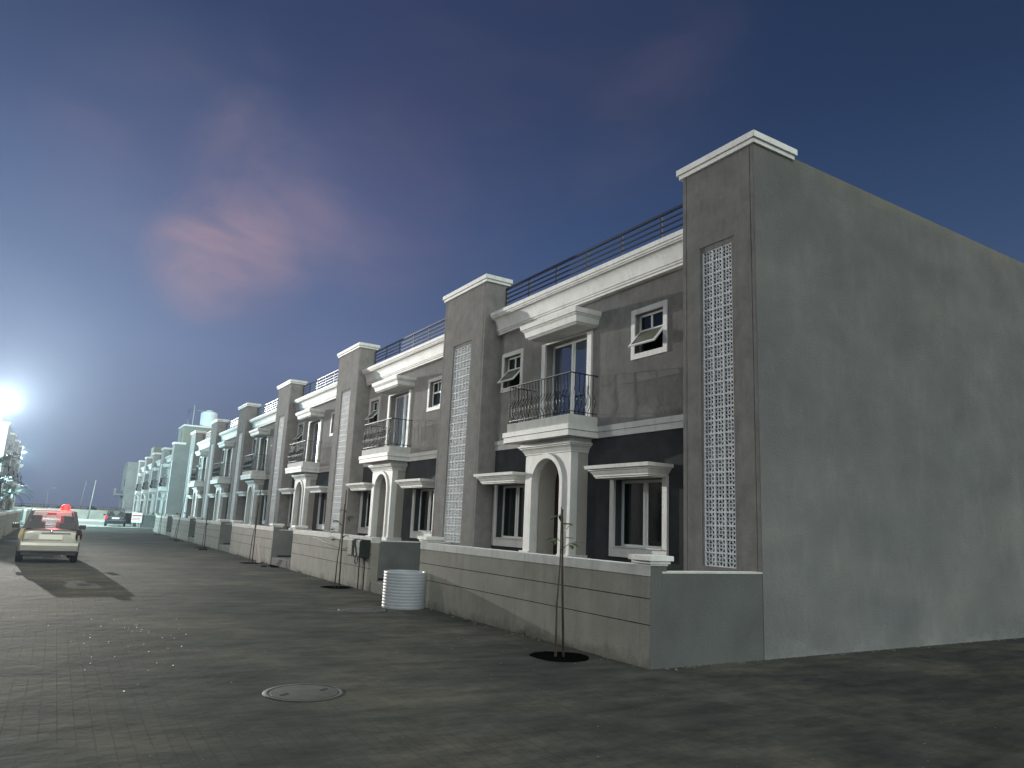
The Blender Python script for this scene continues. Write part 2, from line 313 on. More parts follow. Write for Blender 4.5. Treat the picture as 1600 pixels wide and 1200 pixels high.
# ------------------------------------------------------------------ lamps of the place
def light(name, typ, loc, energy, color, size=0.3, parent=None, **kw):
    d = bpy.data.lights.new(name, typ); d.energy = energy; d.color = color
    if typ in ('POINT', 'SPOT'): d.shadow_soft_size = size
    for k, v in kw.items(): setattr(d, k, v)
    o = bpy.data.objects.new(name, d); COL.objects.link(o); o.location = loc
    if parent: o.parent = parent
    return o
KEY = Vector((-5.93, 88, 11.2))
mast = empty('rooftop_floodlight', (KEY.x, KEY.y + 0.3, 7.0), 0, 'glaring white floodlights on a short mast above the left roofs', 'floodlight')
MB().tube([(0, 0, 0), (0, 0, 4.1)], [0.09, 0.06], 10).build('pole', 'pole_paint', mast)
MB().box(-1.1, 1.1, -0.05, 0.05, 3.85, 3.95).build('crossbar', 'pole_paint', mast)
for k in (-0.72, 0.0, 0.72):
    h = MB().obox((k, -0.12, 4.2), (0.30, 0.10, 0.24), Euler((R(-8), 0, 0))).build('lamp_head', 'dark_plastic', mast, 0.02)
    MB().obox((k, -0.245, 4.185), (0.25, 0.012, 0.19), Euler((R(-8), 0, 0))).build('lens', 'lamp_glow', h)
def aim_at(o, az, el): o.rotation_euler = Vector((math.sin(R(az)), -math.cos(R(az)), -math.sin(R(el)))).to_track_quat('-Z', 'Y').to_euler()
sp = light('flood_beam', 'SPOT', (0, -0.6, 4.2), 520000, (1.0, 0.955, 0.88), 0.22, mast, spot_size=R(30), spot_blend=1.0); aim_at(sp, 5.2, 0.6)
sw = light('wide_beam', 'SPOT', (0.02, -0.6, 4.2), 42000, (1.0, 0.95, 0.85), 0.22, mast, spot_size=R(100), spot_blend=1.0); aim_at(sw, 12, 6)

def street_lamp(loc, rz, label, energy, color, hgt=7.0):
    e = empty('street_lamp', loc, rz, label, 'street lamp', 'street lamps along the left side of the street')
    MB().lathe([(0.14, 0), (0.14, 0.25), (0.08, 0.3), (0.05, hgt - 0.1)], n=10).build('pole', 'pole_paint', e)
    MB().tube([(0, 0, hgt - 0.15), (0.35, 0, hgt + 0.12), (0.95, 0, hgt + 0.2)], 0.03, 8).build('arm', 'pole_paint', e)
    hd = MB().box(0.85, 1.35, -0.13, 0.13, hgt + 0.15, hgt + 0.27).build('lamp_head', 'dark_plastic', e, 0.02)
    MB().box(0.90, 1.30, -0.10, 0.10, hgt + 0.135, hgt + 0.149).build('lens', 'lamp_glow', hd)
    light('lamp_light', 'POINT', (1.1, 0, hgt - 0.05), energy, color, 0.15, e)
    return e
street_lamp((-5.9, 64.5, 0), 0, 'street lamp at the left corner of the side lane', 19000, (0.56, 0.94, 1.0), 7.2)
street_lamp((-5.3, 104, 0), 0, 'far street lamp glowing above the left houses', 15000, (0.70, 0.97, 1.0), 7.6)
street_lamp((-3.4, 19.5, 0), 0, 'street lamp on the left verge nearest the camera', 1300, (1.0, 0.96, 0.86), 7.0)

# ------------------------------------------------------------------ ground, road
def sheet(name, x0, x1, y0, y1, z, m):
    return tag(MB().add([(x0, y0, z), (x1, y0, z), (x1, y1, z), (x0, y1, z)], [(0, 1, 2, 3)]).build(name, m), kind='structure')
sheet('ground', -900, 900, -300, 1500, -0.008, 'rust_earth')
sheet('paving', -30, 60, -60, 74.5, 0.0, 'paving')
sheet('road', -12, 8.2, 74.5, 128, -0.002, 'pale_concrete')

# ------------------------------------------------------------------ terraced house
BW, TW, PER = 7.05, 2.37, 9.42
FX, WX = 0.0, 0.50           # tower front plane, body wall plane (local x; world = +8.75)
XO = 8.75; YB = 8.77
def yy(y): return y - YB
def xx(x): return x - XO

def lattice(w, h, cols, rows):
    mb = MB(); tw, th = w / cols, h / rows; d0, d1 = 0.03, 0.062
    for c in range(cols + 1):
        y = -w / 2 + c * tw; t_ = 0.013; mb.box(d0 - 0.004, d1, y - t_, y + t_, 0, h)
    for r_ in range(rows + 1):
        z = r_ * th; mb.box(d0, d1 + 0.003, -w / 2, w / 2, z - 0.014, z + 0.014)
    def strip(pts, t_):
        n = len(pts)
        for i in range(n - 1):
            a, b = Vector(pts[i]), Vector(pts[i + 1]); dd = (b - a).normalized(); nn = Vector((-dd.y, dd.x)) * t_
            q = [a + nn, b + nn, b - nn, a - nn]
            mb.add([(d0 + 0.004, p.x, p.y) for p in q] + [(d1 - 0.004, p.x, p.y) for p in q], [(0, 1, 2, 3), (7, 6, 5, 4), (0, 4, 5, 1), (2, 6, 7, 3)])
    for c in range(cols):
        for r_ in range(rows):
            y0, z0 = -w / 2 + c * tw, r_ * th; cx_, cz_ = y0 + tw / 2, z0 + th / 2
            for (ky, kz, a0) in ((0, 0, 0), (1, 0, 90), (1, 1, 180), (0, 1, 270)):
                strip([(y0 + ky * tw + 0.41 * tw * math.cos(R(a0 + a)), z0 + kz * th + 0.41 * th * math.sin(R(a0 + a))) for a in (0, 30, 60, 90)], 0.0072)
            strip([(cx_ + 0.17 * tw * math.cos(R(a)), cz_ + 0.17 * th * math.sin(R(a))) for a in range(0, 361, 60)], 0.0072)
            for a in (45, 135, 225, 315):
                ca, sa = math.cos(R(a)), math.sin(R(a))
                strip([(cx_ + 0.17 * tw * ca, cz_ + 0.17 * th * sa), (cx_ + 0.36 * tw * ca, cz_ + 0.36 * th * sa)], 0.0075)
    return mb

def make_tower(parent, y0, y1, sl0, sl1, x_back, cols, right_open_wall=None):
    """stair tower: hollow block with a long slot, grooves, cap and pierced screen"""
    g = 0.016; zt = 7.95; s0, s1 = 1.21, 6.40
    ga, gb = y0 + 0.085, y1 - 0.085
    xs = [FX, FX + 0.02, FX + 0.035, FX + 0.16, x_back]
    ys = sorted({y0, ga - g / 2, ga + g / 2, sl0 - 0.07, sl0, sl1, sl1 + 0.05, gb - g / 2, gb + g / 2, y1, y0 + 0.12, y1 - 0.12})
    zs = [0, s0, s1, s1 + 0.09, zt - 0.12, zt]
    def fill(x, y, z):
        if x < FX + 0.02 and (abs(y - ga) < g / 2 or abs(y - gb) < g / 2): return False
        if s0 < z < s1 and sl0 < y < sl1 and x < FX + 0.16: return False
        if x < FX + 0.02 and s0 < z < s1 + 0.09 and sl0 - 0.07 < y < sl1 + 0.05: return False
        if x > FX + 0.16 and y0 + 0.12 < y < y1 - 0.12 and z < zt - 0.12: return False
        return True
    t_ = MB().grid(xs, ys, zs, fill).build('tower', 'stucco', parent)
    for gy in (ga, gb): MB().box(FX + 0.017, FX + 0.0195, gy - g / 2 + .0005, gy + g / 2 - .0005, 0.001, zt - 0.04).build('groove', 'groove', t_)  # dark strip inside each groove, its shade put into the colour
    cap = MB().box(FX - 0.05, x_back + 0.05, y0 - 0.05, y1 + 0.05, zt - 0.03, zt + 0.045).box(FX - 0.085, x_back + 0.085, y0 - 0.085, y1 + 0.085, zt + 0.045, zt + 0.155)
    cap.build('tower_cap', 'trim', t_, 0.008)
    sc = lattice(sl1 - sl0 - 0.006, s1 - s0 - 0.006, cols, 25).build('lattice_screen', 'screen', t_)
    sc.location = (FX, (sl0 + sl1) / 2, s0 + 0.003)
    MB().box(FX + 0.40, FX + 0.42, sl0 - 0.3, sl1 + 0.3, s0 - 0.3, s1 + 0.3).build('dark_backing', 'interior', t_)  # dark sheet behind the screen, the unlit stair shaft put into its colour
    return t_

def awning(mb_frame, y0, y1, z0, z1, open_=True):
    pass

def make_house():
    h = empty('terraced_house', (XO, YB, 0))
    x_end = 9.5
    UH = [(yy(9.77), yy(10.57), 5.10, 5.90), (yy(14.78), yy(15.58), 5.10, 5.90), (yy(12.07), yy(13.66), 4.0, 5.86)]
    LH = [(yy(9.75), yy(11.10), 1.38, 2.66), (yy(14.3), yy(15.62), 1.38, 2.66), (yy(12.30), yy(13.45), 0.28, 3.30)]
    W2 = WX + 0.22
    MB().wall(WX, W2, 0, BW, 3.60, 7.02, UH).build('upper_wall', 'stucco', h)
    MB().wall(WX, W2, 0, BW, 0.0, 3.597, LH).build('lower_wall', 'dark_stucco', h)
    # shell: party walls, floor slab, roof, back
    sh = MB()
    sh.box(W2 + 0.003, x_end, -0.14, 0.0, 0, 7.02); sh.box(W2 + 0.003, x_end, BW, BW + 0.14, 0, 7.02)
    sh.box(W2 + 0.003, x_end - 0.2, 0.003, BW - 0.003, 3.45, 3.6); sh.box(W2 + 0.003, x_end - 0.2, 0.003, BW - 0.003, 6.87, 7.0)
    sh.box(x_end - 0.197, x_end, 0.003, BW - 0.003, 0, 6.99)
    sh.box(W2 + 3.5, W2 + 3.6, 0.003, BW - 0.003, 0.003, 3.447); sh.box(W2 + 3.5, W2 + 3.6, 0.003, BW - 0.003, 3.603, 6.867)
    sh.build('shell', 'shade_cement', h)
    # main cornice
    pr = [(xx(9.25) - 0.0, 6.52), (xx(9.13), 6.52), (xx(9.13), 6.565), (xx(9.105), 6.575), (xx(9.105), 6.61), (xx(9.085), 6.62)]
    for k in range(9):
        a = k / 8; pr.append((xx(9.085) - 0.135 * (1 - math.cos(a * math.pi / 2)), 6.62 + 0.29 * math.sin(a * math.pi / 2)))
    pr += [(xx(8.935), 6.91), (xx(8.935), 6.93), (xx(8.91), 6.94), (xx(8.91), 6.975), (xx(8.885), 6.985), (xx(8.885), 7.075), (xx(9.25) + 0.32, 7.075), (xx(9.25) + 0.32, 7.025), (xx(9.25) - 0.0, 7.025)]
    a, b = profile_run(pr, 0.002, BW - 0.002)
    MB().rings([a, b]).build('cornice', 'trim', h)
    # roof railing
    rl = MB(); xr = xx(9.35)
    for z, t_ in ((7.83, 0.027), (7.69, 0.015), (7.57, 0.015), (7.45, 0.015), (7.30, 0.015)):
        rl.box(xr - t_, xr + t_, 0.01, BW - 0.01, z - t_ * .9, z + t_ * .9)
    for k in range(7):
        y = min(max(yy(9.93) + (k - 1) * 1.187 + 0.02, 0.03), BW - 0.03) if k else 0.03
        rl.box(xr - 0.018, xr + 0.018, y - 0.018, y + 0.018, 7.076, 7.80)
    rl.build('roof_railing', 'roof_rail', h)
    # floor band, two steps, wrapping the balcony
    yb0, yb1 = yy(11.71), yy(14.11); bx = xx(8.52)
    bd = MB(); q = 0.002
    bd.box(WX - 0.045, WX + 0.01, q, yb0 - 0.05, 3.655, 3.765).box(WX - 0.028, WX + 0.01, q, yb0 - 0.03, 3.53, 3.645).box(WX - 0.02, WX + 0.01, q, yb0 - 0.03, 3.644, 3.656)
    bd.build('floor_band', 'trim', h); bd = MB()
    bd.box(WX - 0.045, WX + 0.01, yb1 + 0.05, BW - q, 3.655, 3.765).box(WX - 0.028, WX + 0.01, yb1 + 0.03, BW - q, 3.53, 3.645).box(WX - 0.02, WX + 0.01, yb1 + 0.03, BW - q, 3.644, 3.656)
    bd.build('floor_band', 'trim', h)
    # balcony
    bal = MB().box(bx, WX - q, yb0, yb1, 3.757, 3.965).build('balcony', 'coping', h, 0.006)
    MB().box(bx - 0.07, WX - 0.003, yb0 - 0.07, yb1 + 0.07, 3.650, 3.757).box(bx - 0.03, WX - 0.003, yb0 - 0.03, yb1 + 0.03, 3.64, 3.65).box(bx - 0.05, WX - 0.003, yb0 - 0.05, yb1 + 0.05, 3.525, 3.64).build('balcony_moulding', 'trim', bal)
    br = MB(); zt, zb = 4.83, 4.03
    x0, y0, y1 = bx + 0.03, yb0 + 0.03, yb1 - 0.03
    def baluster(px, py, ox, oy):
        P_ = [(0, 3.965), (0, 4.06), (0.02, 4.10), (0.075, 4.19), (0.085, 4.27), (0.055, 4.35), (0.0, 4.44), (-0.012, 4.50), (0, 4.56), (0, zt)]
        br.tube([(px + ox * d, py + oy * d, z) for d, z in P_], 0.0088, 5)
    n = 20
    for k in range(n + 1): baluster(x0, y0 + (y1 - y0) * k / n, -1 if 0 < k < n else 0, 0)
    m_ = 6
    for k in range(1, m_): baluster(x0 + (WX - x0) * k / m_, y0, 0, -1); baluster(x0 + (WX - x0) * k / m_, y1, 0, 1)
    for a_, b_ in (((x0, y0), (x0, y1)), ((x0, y0), (WX, y0)), ((x0, y1), (WX, y1))):
        br.tube([(a_[0], a_[1], zb), (b_[0], b_[1], zb)], 0.009, 5)
    rail = br.build('balcony_railing', 'railing', bal)
    hr = MB().box(x0 - 0.022, x0 + 0.022, y0 - 0.022, y1 + 0.022, zt - 0.006, zt + 0.012).box(x0 + 0.0221, WX, y0 - 0.018, y0 + 0.018, zt - 0.005, zt + 0.011).box(x0 + 0.0221, WX, y1 - 0.018, y1 + 0.018, zt - 0.005, zt + 0.011)
    # the handrail is a sub-part of the balcony, beside the railing
    hr.build('handrail', 'railing', bal)
    # balcony door with surround and canopy
    def glazed(name, ya, yb_, za, zb_, depth, leaves=2, sill=True, curtain=False, fr=0.055):
        fx = WX + depth
        f = MB(); ya += 0.004; yb_ -= 0.004; za += 0.004; zb_ -= 0.004
        f.wall(fx, fx + 0.05, ya, yb_, za, zb_, [(ya + fr, yb_ - fr, za + fr, zb_ - fr)])
        if leaves == 2:
            m0 = (ya + yb_) / 2; f.box(fx - 0.012, fx + 0.045, m0 - 0.02, m0 + 0.035, za + fr, zb_ - fr).box(fx + 0.012, fx + 0.04, m0 - 0.075, m0 - 0.0205, za + fr, zb_ - fr)
        fo = f.build(name, 'frame', h)
        MB().box(fx + 0.02, fx + 0.026, ya + fr, yb_ - fr, za + fr, zb_ - fr).build('pane', 'door_glass' if name == 'balcony_door' else 'glass', fo)
        if curtain:
            cu = MB(); pts = []
            for k in range(60):
                y = ya + fr + (yb_ - ya - 2 * fr) * k / 59; pts.append((y, 0.03 * math.sin(k * 1.1) + 0.012 * math.sin(k * 2.7)))
            cu.rings([[(fx + 0.15 + d, y, za) for y, d in pts], [(fx + 0.15 + d, y, zb_ - 0.1) for y, d in pts]], False, True, False)
            cu.build('curtain', 'curtain', fo)
        return fo
    dw = glazed('balcony_door', *UH[2][:2], 4.0, 5.86, 0.17)
    sr = MB().wall(WX - 0.05, WX + 0.002, yy(11.92), yy(13.81), 3.966, 5.90, [(yy(12.07), yy(13.66), 3.97, 5.86)]).build('door_surround', 'trim', dw)
    cn = [(WX, 5.90), (xx(8.72), 5.90), (xx(8.68), 5.935), (xx(8.66), 5.945), (xx(8.63), 6.06), (xx(8.595), 6.10), (xx(8.595), 6.115), (xx(8.57), 6.12), (xx(8.55), 6.22), (WX, 6.22)]
    def hood(prof, ya, yb_, nm, par):
        a, b = profile_run(prof, ya, yb_, 0.0, 0.0)
        xw = WX; out0, out1 = [], []
        xf = max(p[0] for p in prof); xmin = min(p[0] for p in prof)
        # loft of rectangles (plan) so that the moulding returns along the sides
        pts = [p for p in prof if p[0] < WX - 1e-6]
        rings_ = []
        for x, z in pts:
            o_ = (x - xmin)  # inset
            rings_.append([(WX - 0.001, ya + o_, z), (x, ya + o_, z), (x, yb_ - o_, z), (WX - 0.001, yb_ - o_, z)])
        return MB().rings(rings_).build(nm, 'trim', par)
    hood(cn, yy(11.64), yy(13.80), 'door_canopy', h)
    # small upper windows
    for n_, (ya, yb_, za, zb_) in enumerate(UH[:2]):
        f = MB(); fx = WX + 0.10
        f.wall(WX - 0.025, WX + 0.10, ya - 0.105, yb_ + 0.105, za - 0.105, zb_ + 0.105, [(ya + 0.002, yb_ - 0.002, za + 0.002, zb_ - 0.002)])
        fo = f.build('window', 'frame', h) if False else MB().wall(WX - 0.025, WX + 0.001, ya - 0.105, yb_ + 0.105, za - 0.105, zb_ + 0.105, [(ya + 0.002, yb_ - 0.002, za + 0.002, zb_ - 0.002)]).build('window', 'trim', h)
        zm = za + 0.47
        MB().wall(fx, fx + 0.04, ya, yb_ - 0.003, za + 0.003, zb_ - 0.003, [(ya + 0.06, yb_ - 0.045, za + 0.045, zm - 0.02), (ya + 0.06, (ya + yb_) / 2 + 0.02, zm + 0.02, zb_ - 0.045), ((ya + yb_) / 2 + 0.06, yb_ - 0.045, zm + 0.02, zb_ - 0.045)]).build('window_frame', 'frame', fo)
        MB().box(fx + 0.02, fx + 0.026, ya + 0.02, yb_ - 0.02, zm, zb_ - 0.02).build('pane', 'glass', fo)
        # top-hung sash pushed open
        ang = R(40) ; Ls = 0.47
        c = Vector((fx - 0.005 - math.sin(ang) * Ls / 2, (ya + yb_) / 2, zm - math.cos(ang) * Ls / 2)); rot = Euler((0, ang, 0))
        so = MB()
        for (cy, cz, hy, hz) in ((0, Ls / 2 - .02, .365, .02), (0, -Ls / 2 + .02, .365, .02), (.345, 0, .02, Ls / 2 - .04), (-.345, 0, .02, Ls / 2 - .04)):
            p = c + rot.to_matrix() @ Vector((0, cy, cz)); so.obox(p, (0.014, hy, hz), rot)
        sh_ = so.build('open_sash', 'frame', fo)
        MB().obox(c, (0.005, .325, Ls / 2 - .04), rot).build('sash_glass', 'sash_glass', fo)
    # ground floor windows
    hp = [(xx(8.79), 2.66), (xx(8.79), 2.685), (xx(8.765), 2.69), (xx(8.765), 2.715), (xx(8.735), 2.75), (xx(8.71), 2.785), (xx(8.685), 2.80), (xx(8.685), 2.825), (xx(8.64), 2.83), (xx(8.625), 2.895)]
    for (ya, yb_), (ca, cb) in zip(((LH[0][0], LH[0][1]), (LH[1][0], LH[1][1])), ((yy(9.50), yy(11.33)), (yy(13.96), yy(15.80)))):
        w = glazed('window', ya, yb_, 1.38, 2.66, 0.155)
        MB().wall(WX - 0.05, WX + 0.001, ya - 0.12, yb_ + 0.12, 1.20, 2.69, [(ya + .002, yb_ - .002, 1.38, 2.66)]).build('window_surround', 'trim', w)
        MB().box(WX - 0.075, WX + 0.154, ya + 0.003, yb_ - 0.003, 1.381, 1.40).build('sill', 'trim', w)
        hood(hp, ca, cb, 'window_canopy', h)
    # arched porch column
    px0, px1 = xx(8.81), WX
    ya, yb_ = yy(12.0), yy(13.70); oa, ob = yy(12.35), yy(13.40); oc = (oa + ob) / 2; rr_ = (ob - oa) / 2; zs_ = 2.62; z0, z1 = 0.25, 3.26
    def arch_pts(r_, n=20): return [(oc + r_ * math.cos(math.pi * k / n), zs_ + r_ * math.sin(math.pi * k / n)) for k in range(n + 1)]
    def arch_slab(mb, xa, xb, o0, o1, outer_r=None, base=z0):
        ins = [(ob, base)] + arch_pts(rr_) + [(oa, base)]
        if outer_r is None:
            out = [(yb_, base)] + [(yb_, zs_)] + [None] * 0
            outp = []
            for (y, z) in ins:
                if z <= zs_ + 1e-6: outp.append((yb_ if y > oc else ya, z))
                else:
                    a = math.atan2(z - zs_, y - oc); dx, dz = math.cos(a), math.sin(a)
                    t1 = ((yb_ if dx > 0 else ya) - oc) / dx if abs(dx) > 1e-6 else 1e9; t2 = (z1 - zs_) / dz if dz > 1e-6 else 1e9
                    t_ = min(t1, t2); outp.append((oc + dx * t_, zs_ + dz * t_))
        else:
            outp = []
            for (y, z) in ins:
                if z <= zs_ + 1e-6: outp.append((oc + outer_r * (1 if y > oc else -1), z))
                else:
                    a = math.atan2(z - zs_, y - oc); outp.append((oc + outer_r * math.cos(a), zs_ + outer_r * math.sin(a)))
        n = len(ins); v = []
        for x in (xa, xb): v += [(x, y, z) for y, z in ins] + [(x, y, z) for y, z in outp]
        f = []
        for i in range(n - 1):
            f += [(i, i + 1, n + i + 1, n + i), (2 * n + i, 3 * n + i, 3 * n + i + 1, 2 * n + i + 1), (i, 2 * n + i, 2 * n + i + 1, i + 1), (n + i, n + i + 1, 3 * n + i + 1, 3 * n + i)]
        f += [(0, n, 3 * n, 2 * n), (n - 1, 3 * n - 1, 4 * n - 1, 2 * n - 1)]
        mb.add(v, f)
    col = MB(); arch_slab(col, px0, px0 + 0.18, 0, 0)
    # corner fills above the arch slab's clipped corners
    po = col.build('porch', 'trim', h)
    sd = MB().box(px0 + 0.181, WX - 0.001, ya, ya + 0.16, z0, z1).box(px0 + 0.181, WX - 0.001, yb_ - 0.16, yb_, z0, z1).box(px0 + 0.181, WX - 0.001, ya + 0.161, yb_ - 0.161, z1 - 0.06, z1)
    sd.add([(px0, ya, z1 - .001), (px0, ya, z1 - .002), (px0 + .01, ya, z1 - .002)], [(0, 1, 2)])
    sd.build('porch_side', 'porch_paint', po)
    am = MB(); arch_slab(am, px0 - 0.03, px0 - 0.001, 0, 0, rr_ + 0.10); am.build('arch_moulding', 'trim', po)
    # plastered arched passage to the door
    ps = MB(); ins = [(ob + 0.0, z0)] + arch_pts(rr_) + [(oa, z0)]
    ps.rings([[(px0 + 0.17, y, z) for y, z in ins], [(xx(9.42), y, z) for y, z in ins]], False, False, False)
    ps.build('passage', 'porch_paint', po)
    dr = MB().box(xx(9.42), xx(9.46), oa - 0.05, ob + 0.05, z0, 3.25).build('door', 'wood_door', h)
    MB().box(xx(9.405), xx(9.419), oc - 0.42, oc - 0.05, 0.5, 1.3).box(xx(9.405), xx(9.419), oc + 0.05, oc + 0.42, 0.5, 1.3).box(xx(9.405), xx(9.419), oc - 0.42, oc - 0.05, 1.45, 2.6).box(xx(9.405), xx(9.419), oc + 0.05, oc + 0.42, 1.45, 2.6).build('door_panels', 'wood_door', dr)
    MB().box(xx(9.38), xx(9.404), oa + 0.10, oa + 0.13, 1.2, 1.5).build('handle', 'chrome', dr)
    cp = [(px0 - 0.005, 3.24), (px0 - 0.02, 3.245), (px0 - 0.02, 3.265), (px0 - 0.035, 3.29), (px0 - 0.06, 3.335), (px0 - 0.095, 3.37), (px0 - 0.11, 3.375), (px0 - 0.11, 3.40), (px0 - 0.14, 3.405), (px0 - 0.14, 3.445), (px0 - 0.10, 3.45), (px0 - 0.10, 3.524)]
    rg = []
    for x, z in cp:
        o_ = px0 - x; rg.append([(WX - 0.002, ya - o_, z), (x, ya - o_, z), (x, yb_ + o_, z), (WX - 0.002, yb_ + o_, z)])
    MB().rings(rg).build('porch_capital', 'trim', po)
    for (p0, p1) in ((ya, oa - 0.002), (ob + 0.002, yb_)):
        e0, e1 = (0.06, 0) if p0 == ya else (0, 0.06)
        MB().grid([px0 - 0.085, px0 - 0.06, WX - 0.003], sorted([p0 - e0 * 1.4, p0 - e0, p1 + e1, p1 + e1 * 1.4]) if e0 == 0 else [p0 - e0 * 1.4, p0 - e0, p1], [0.25, 1.14, 1.17],
            lambda x, y, z: z > 1.14 or (x > px0 - 0.06 and p0 - e0 < y < p1 + e1)).build('plinth', 'trim', po) if False else MB().box(px0 - 0.06, WX - 0.003, p0 - e0, p1 + e1, 0.25, 1.17).build('plinth', 'trim', po, 0.004)
    # yard floor
    MB().box(xx(6.78), WX - 0.002, 0.02, BW + TW - 0.02, 0.0, 0.245).build('yard_floor', 'shade_cement', h)
    # shared stair tower on the far side
    make_tower(h, BW + 0.001, BW + TW - 0.001, yy(16.56), yy(17.50), xx(9.40), 5)
    # wall closing the stack behind the tower
    MB().box(xx(9.402), x_end, BW + 0.15, BW + TW - 0.15, 0, 7.02).build('stair_block', 'stucco', h)
    return h

ORD = ['nearest', 'second', 'third', 'fourth', 'fifth', 'sixth']
house = make_house()
houses = [house] + [copy_tree(house) for _ in range(5)]
for i, hh in enumerate(houses):
    hh.location = (XO, YB + PER * i, 0)
    tag(hh, ['nearest grey terraced house with both upper windows pushed open', 'second grey terraced house from the camera, behind the ribbed white ring', 'third grey terraced house from the camera', 'fourth grey terraced house from the camera', 'fifth grey terraced house from the camera', 'last grey terraced house of the near row, before the side lane'][i], 'house', 'terraced houses of the near row')
def house_variety(hh, closed, door):
    k = 0
    for ch in hh.children:
        nm = ch.name.split('.')[0]
        if nm == 'window' and any(g.name.startswith('open_sash') for g in ch.children):
            if closed[k]:
                for g in list(ch.children):
                    if g.name.startswith(('open_sash', 'sash_glass')): bpy.data.objects.remove(g)
                fx = WX + 0.10; ya, yb_, za, zb_ = ((yy(9.77), yy(10.57), 5.10, 5.57), (yy(14.78), yy(15.58), 5.10, 5.57))[k]
                MB().wall(fx - 0.012, fx - 0.001, ya + 0.05, yb_ - 0.04, za + 0.04, zb_ - 0.005, [(ya + .09, yb_ - .08, za + .08, zb_ - .04)]).build('closed_sash', 'frame', ch)
                MB().box(fx + 0.02, fx + 0.026, ya + 0.02, yb_ - 0.02, za + .02, zb_ - 0.002).build('pane', 'glass', ch)
            k += 1
        if nm == 'balcony_door' and door:
            for g in ch.children:
                if g.name.startswith('pane'): g.material_slots[0].link = 'OBJECT'; g.material_slots[0].material = MAT[door]
for hh, cl, dr_ in zip(houses[1:], ((True, False), (True, False), (False, True), (True, True), (False, False)), ('curtain_glass', 'curtain_glass', None, 'curtain_glass', 'curtain_glass')):
    house_variety(hh, cl, dr_)
# house 1: near end tower and long plain side wall
make_tower(house, yy(7.20), yy(8.768), yy(7.70), yy(8.33), xx(9.67), 3)
MB().box(xx(9.671), xx(19.5), yy(7.20), yy(7.43), 0, 7.985).build('side_wall', 'cement', house)
MB().box(xx(8.74), xx(9.669), yy(7.192), yy(7.1995), 0, 7.92).build('tower_side_render', 'cement', house)
# last house: end tower
make_tower(houses[5], BW + TW + 0.001, BW + TW + 1.2, BW + TW + 0.35, BW + TW + 0.85, xx(9.67), 3) if False else None
MB().box(xx(9.671), xx(19.0), BW + TW - 0.22, BW + TW, 0, 7.985).build('end_wall', 'cement', houses[5])

# ------------------------------------------------------------------ second block past the side lane, and the block across the street
def block(first, n, ysc, rz, xf, y_start, grp, lab, step_sign=1):
    out = []
    for i in range(n):
        c = copy_tree(house)
        for ch in list(c.children):
            if ch.name.split('.')[0] in ('side_wall', 'tower_side_render') or (ch.name.split('.')[0] == 'tower' and ch.children and abs(ch.bound_box[0][1]) > 1.0 and ch.bound_box[0][1] < 0):
                for g in list(ch.children): bpy.data.objects.remove(g)
                bpy.data.objects.remove(ch)
        c.scale = (1, ysc, 1); c.rotation_euler = (0, 0, rz); c.location = (xf, y_start + step_sign * i * PER * ysc, 0)
        tag(c, lab[i], 'house', grp); out.append(c)
    return out
sc2 = 0.915
b2 = block(house, 4, sc2, 0, XO, 77.0, 'pale houses past the side lane', [
    'nearest pale house past the side lane with blank side wall', 'second pale house past the side lane', 'third pale house past the side lane', 'fourth pale house past the side lane, farthest of its row'])
first = b2[0]
YB0 = YB; 
make_tower(first, -1.62, -0.002, -1.15, -0.5, xx(9.67), 3)
MB().box(xx(8.74), xx(19.0), -1.635, -1.6205, 0, 7.92).build('side_render', 'cement', first)
MB().box(xx(9.671), xx(19.0), -1.62, -1.40, 0, 7.985).build('side_wall', 'cement', first)
# stair head room, tank on the roof
MB().wall(xx(9.6), xx(13.0), 0.2, 4.4, 7.02, 9.9, [(1.2, 1.9, 7.3, 9.5)]).build('stair_head', 'cement', first)
MB().box(xx(9.55), xx(13.05), 0.15, 4.45, 9.901, 10.05).build('stair_head_roof', 'trim', first)
MB().wall(xx(9.6), xx(13.0), 0.3, 4.0, 7.02, 9.6, []).build('stair_head', 'cement', b2[3])
tk = empty('rooftop_water_tank', (XO + xx(11.6) , 76.6, 9.9), 0, 'round pale water tank on the roof past the side lane', 'water tank')
tk.location = (11.9, 78.3, 10.05)
prf = [(0.0, 0.0), (0.78, 0.0)]
for k in range(7): prf += [(0.80, 0.1 + k * 0.2), (0.775, 0.2 + k * 0.2)]
prf += [(0.74, 1.52), (0.35, 1.68), (0.28, 1.68), (0.28, 1.76), (0.0, 1.76)]
MB().lathe(prf, n=28).build('tank_body', 'water_tank', tk)
rf = empty('roof_pipe_frame', (10.3, 78.0, 10.05), 0, 'thin pipe frame beside the rooftop water tank', 'pipe frame')
MB().tube([(-0.35, 0, 0), (-0.35, 0, 1.6), (1.0, 0, 1.6)], 0.05, 6).tube([(0.1, 0, 0), (0.1, 0, 2.1)], 0.05, 6).build('pipes', 'pole_paint', rf)
# mirrored block over the road (only its far part is in view)
b3 = block(house, 4, sc2, math.pi, -4.2, 71.0 + 1.6 + PER * sc2, 'pale houses across the street', [
    'nearest pale house across the street on the far left', 'second pale house across the street on the far left', 'third pale house across the street on the far left', 'fourth pale house across the street on the far left'])
make_tower(b3[0], PER + 0.002, PER + 1.6, PER + 0.5, PER + 1.1, xx(9.67), 3)
MB().box(xx(9.671), xx(19.0), PER + 1.38, PER + 1.6, 0, 7.985).build('side_wall', 'cement', b3[0])

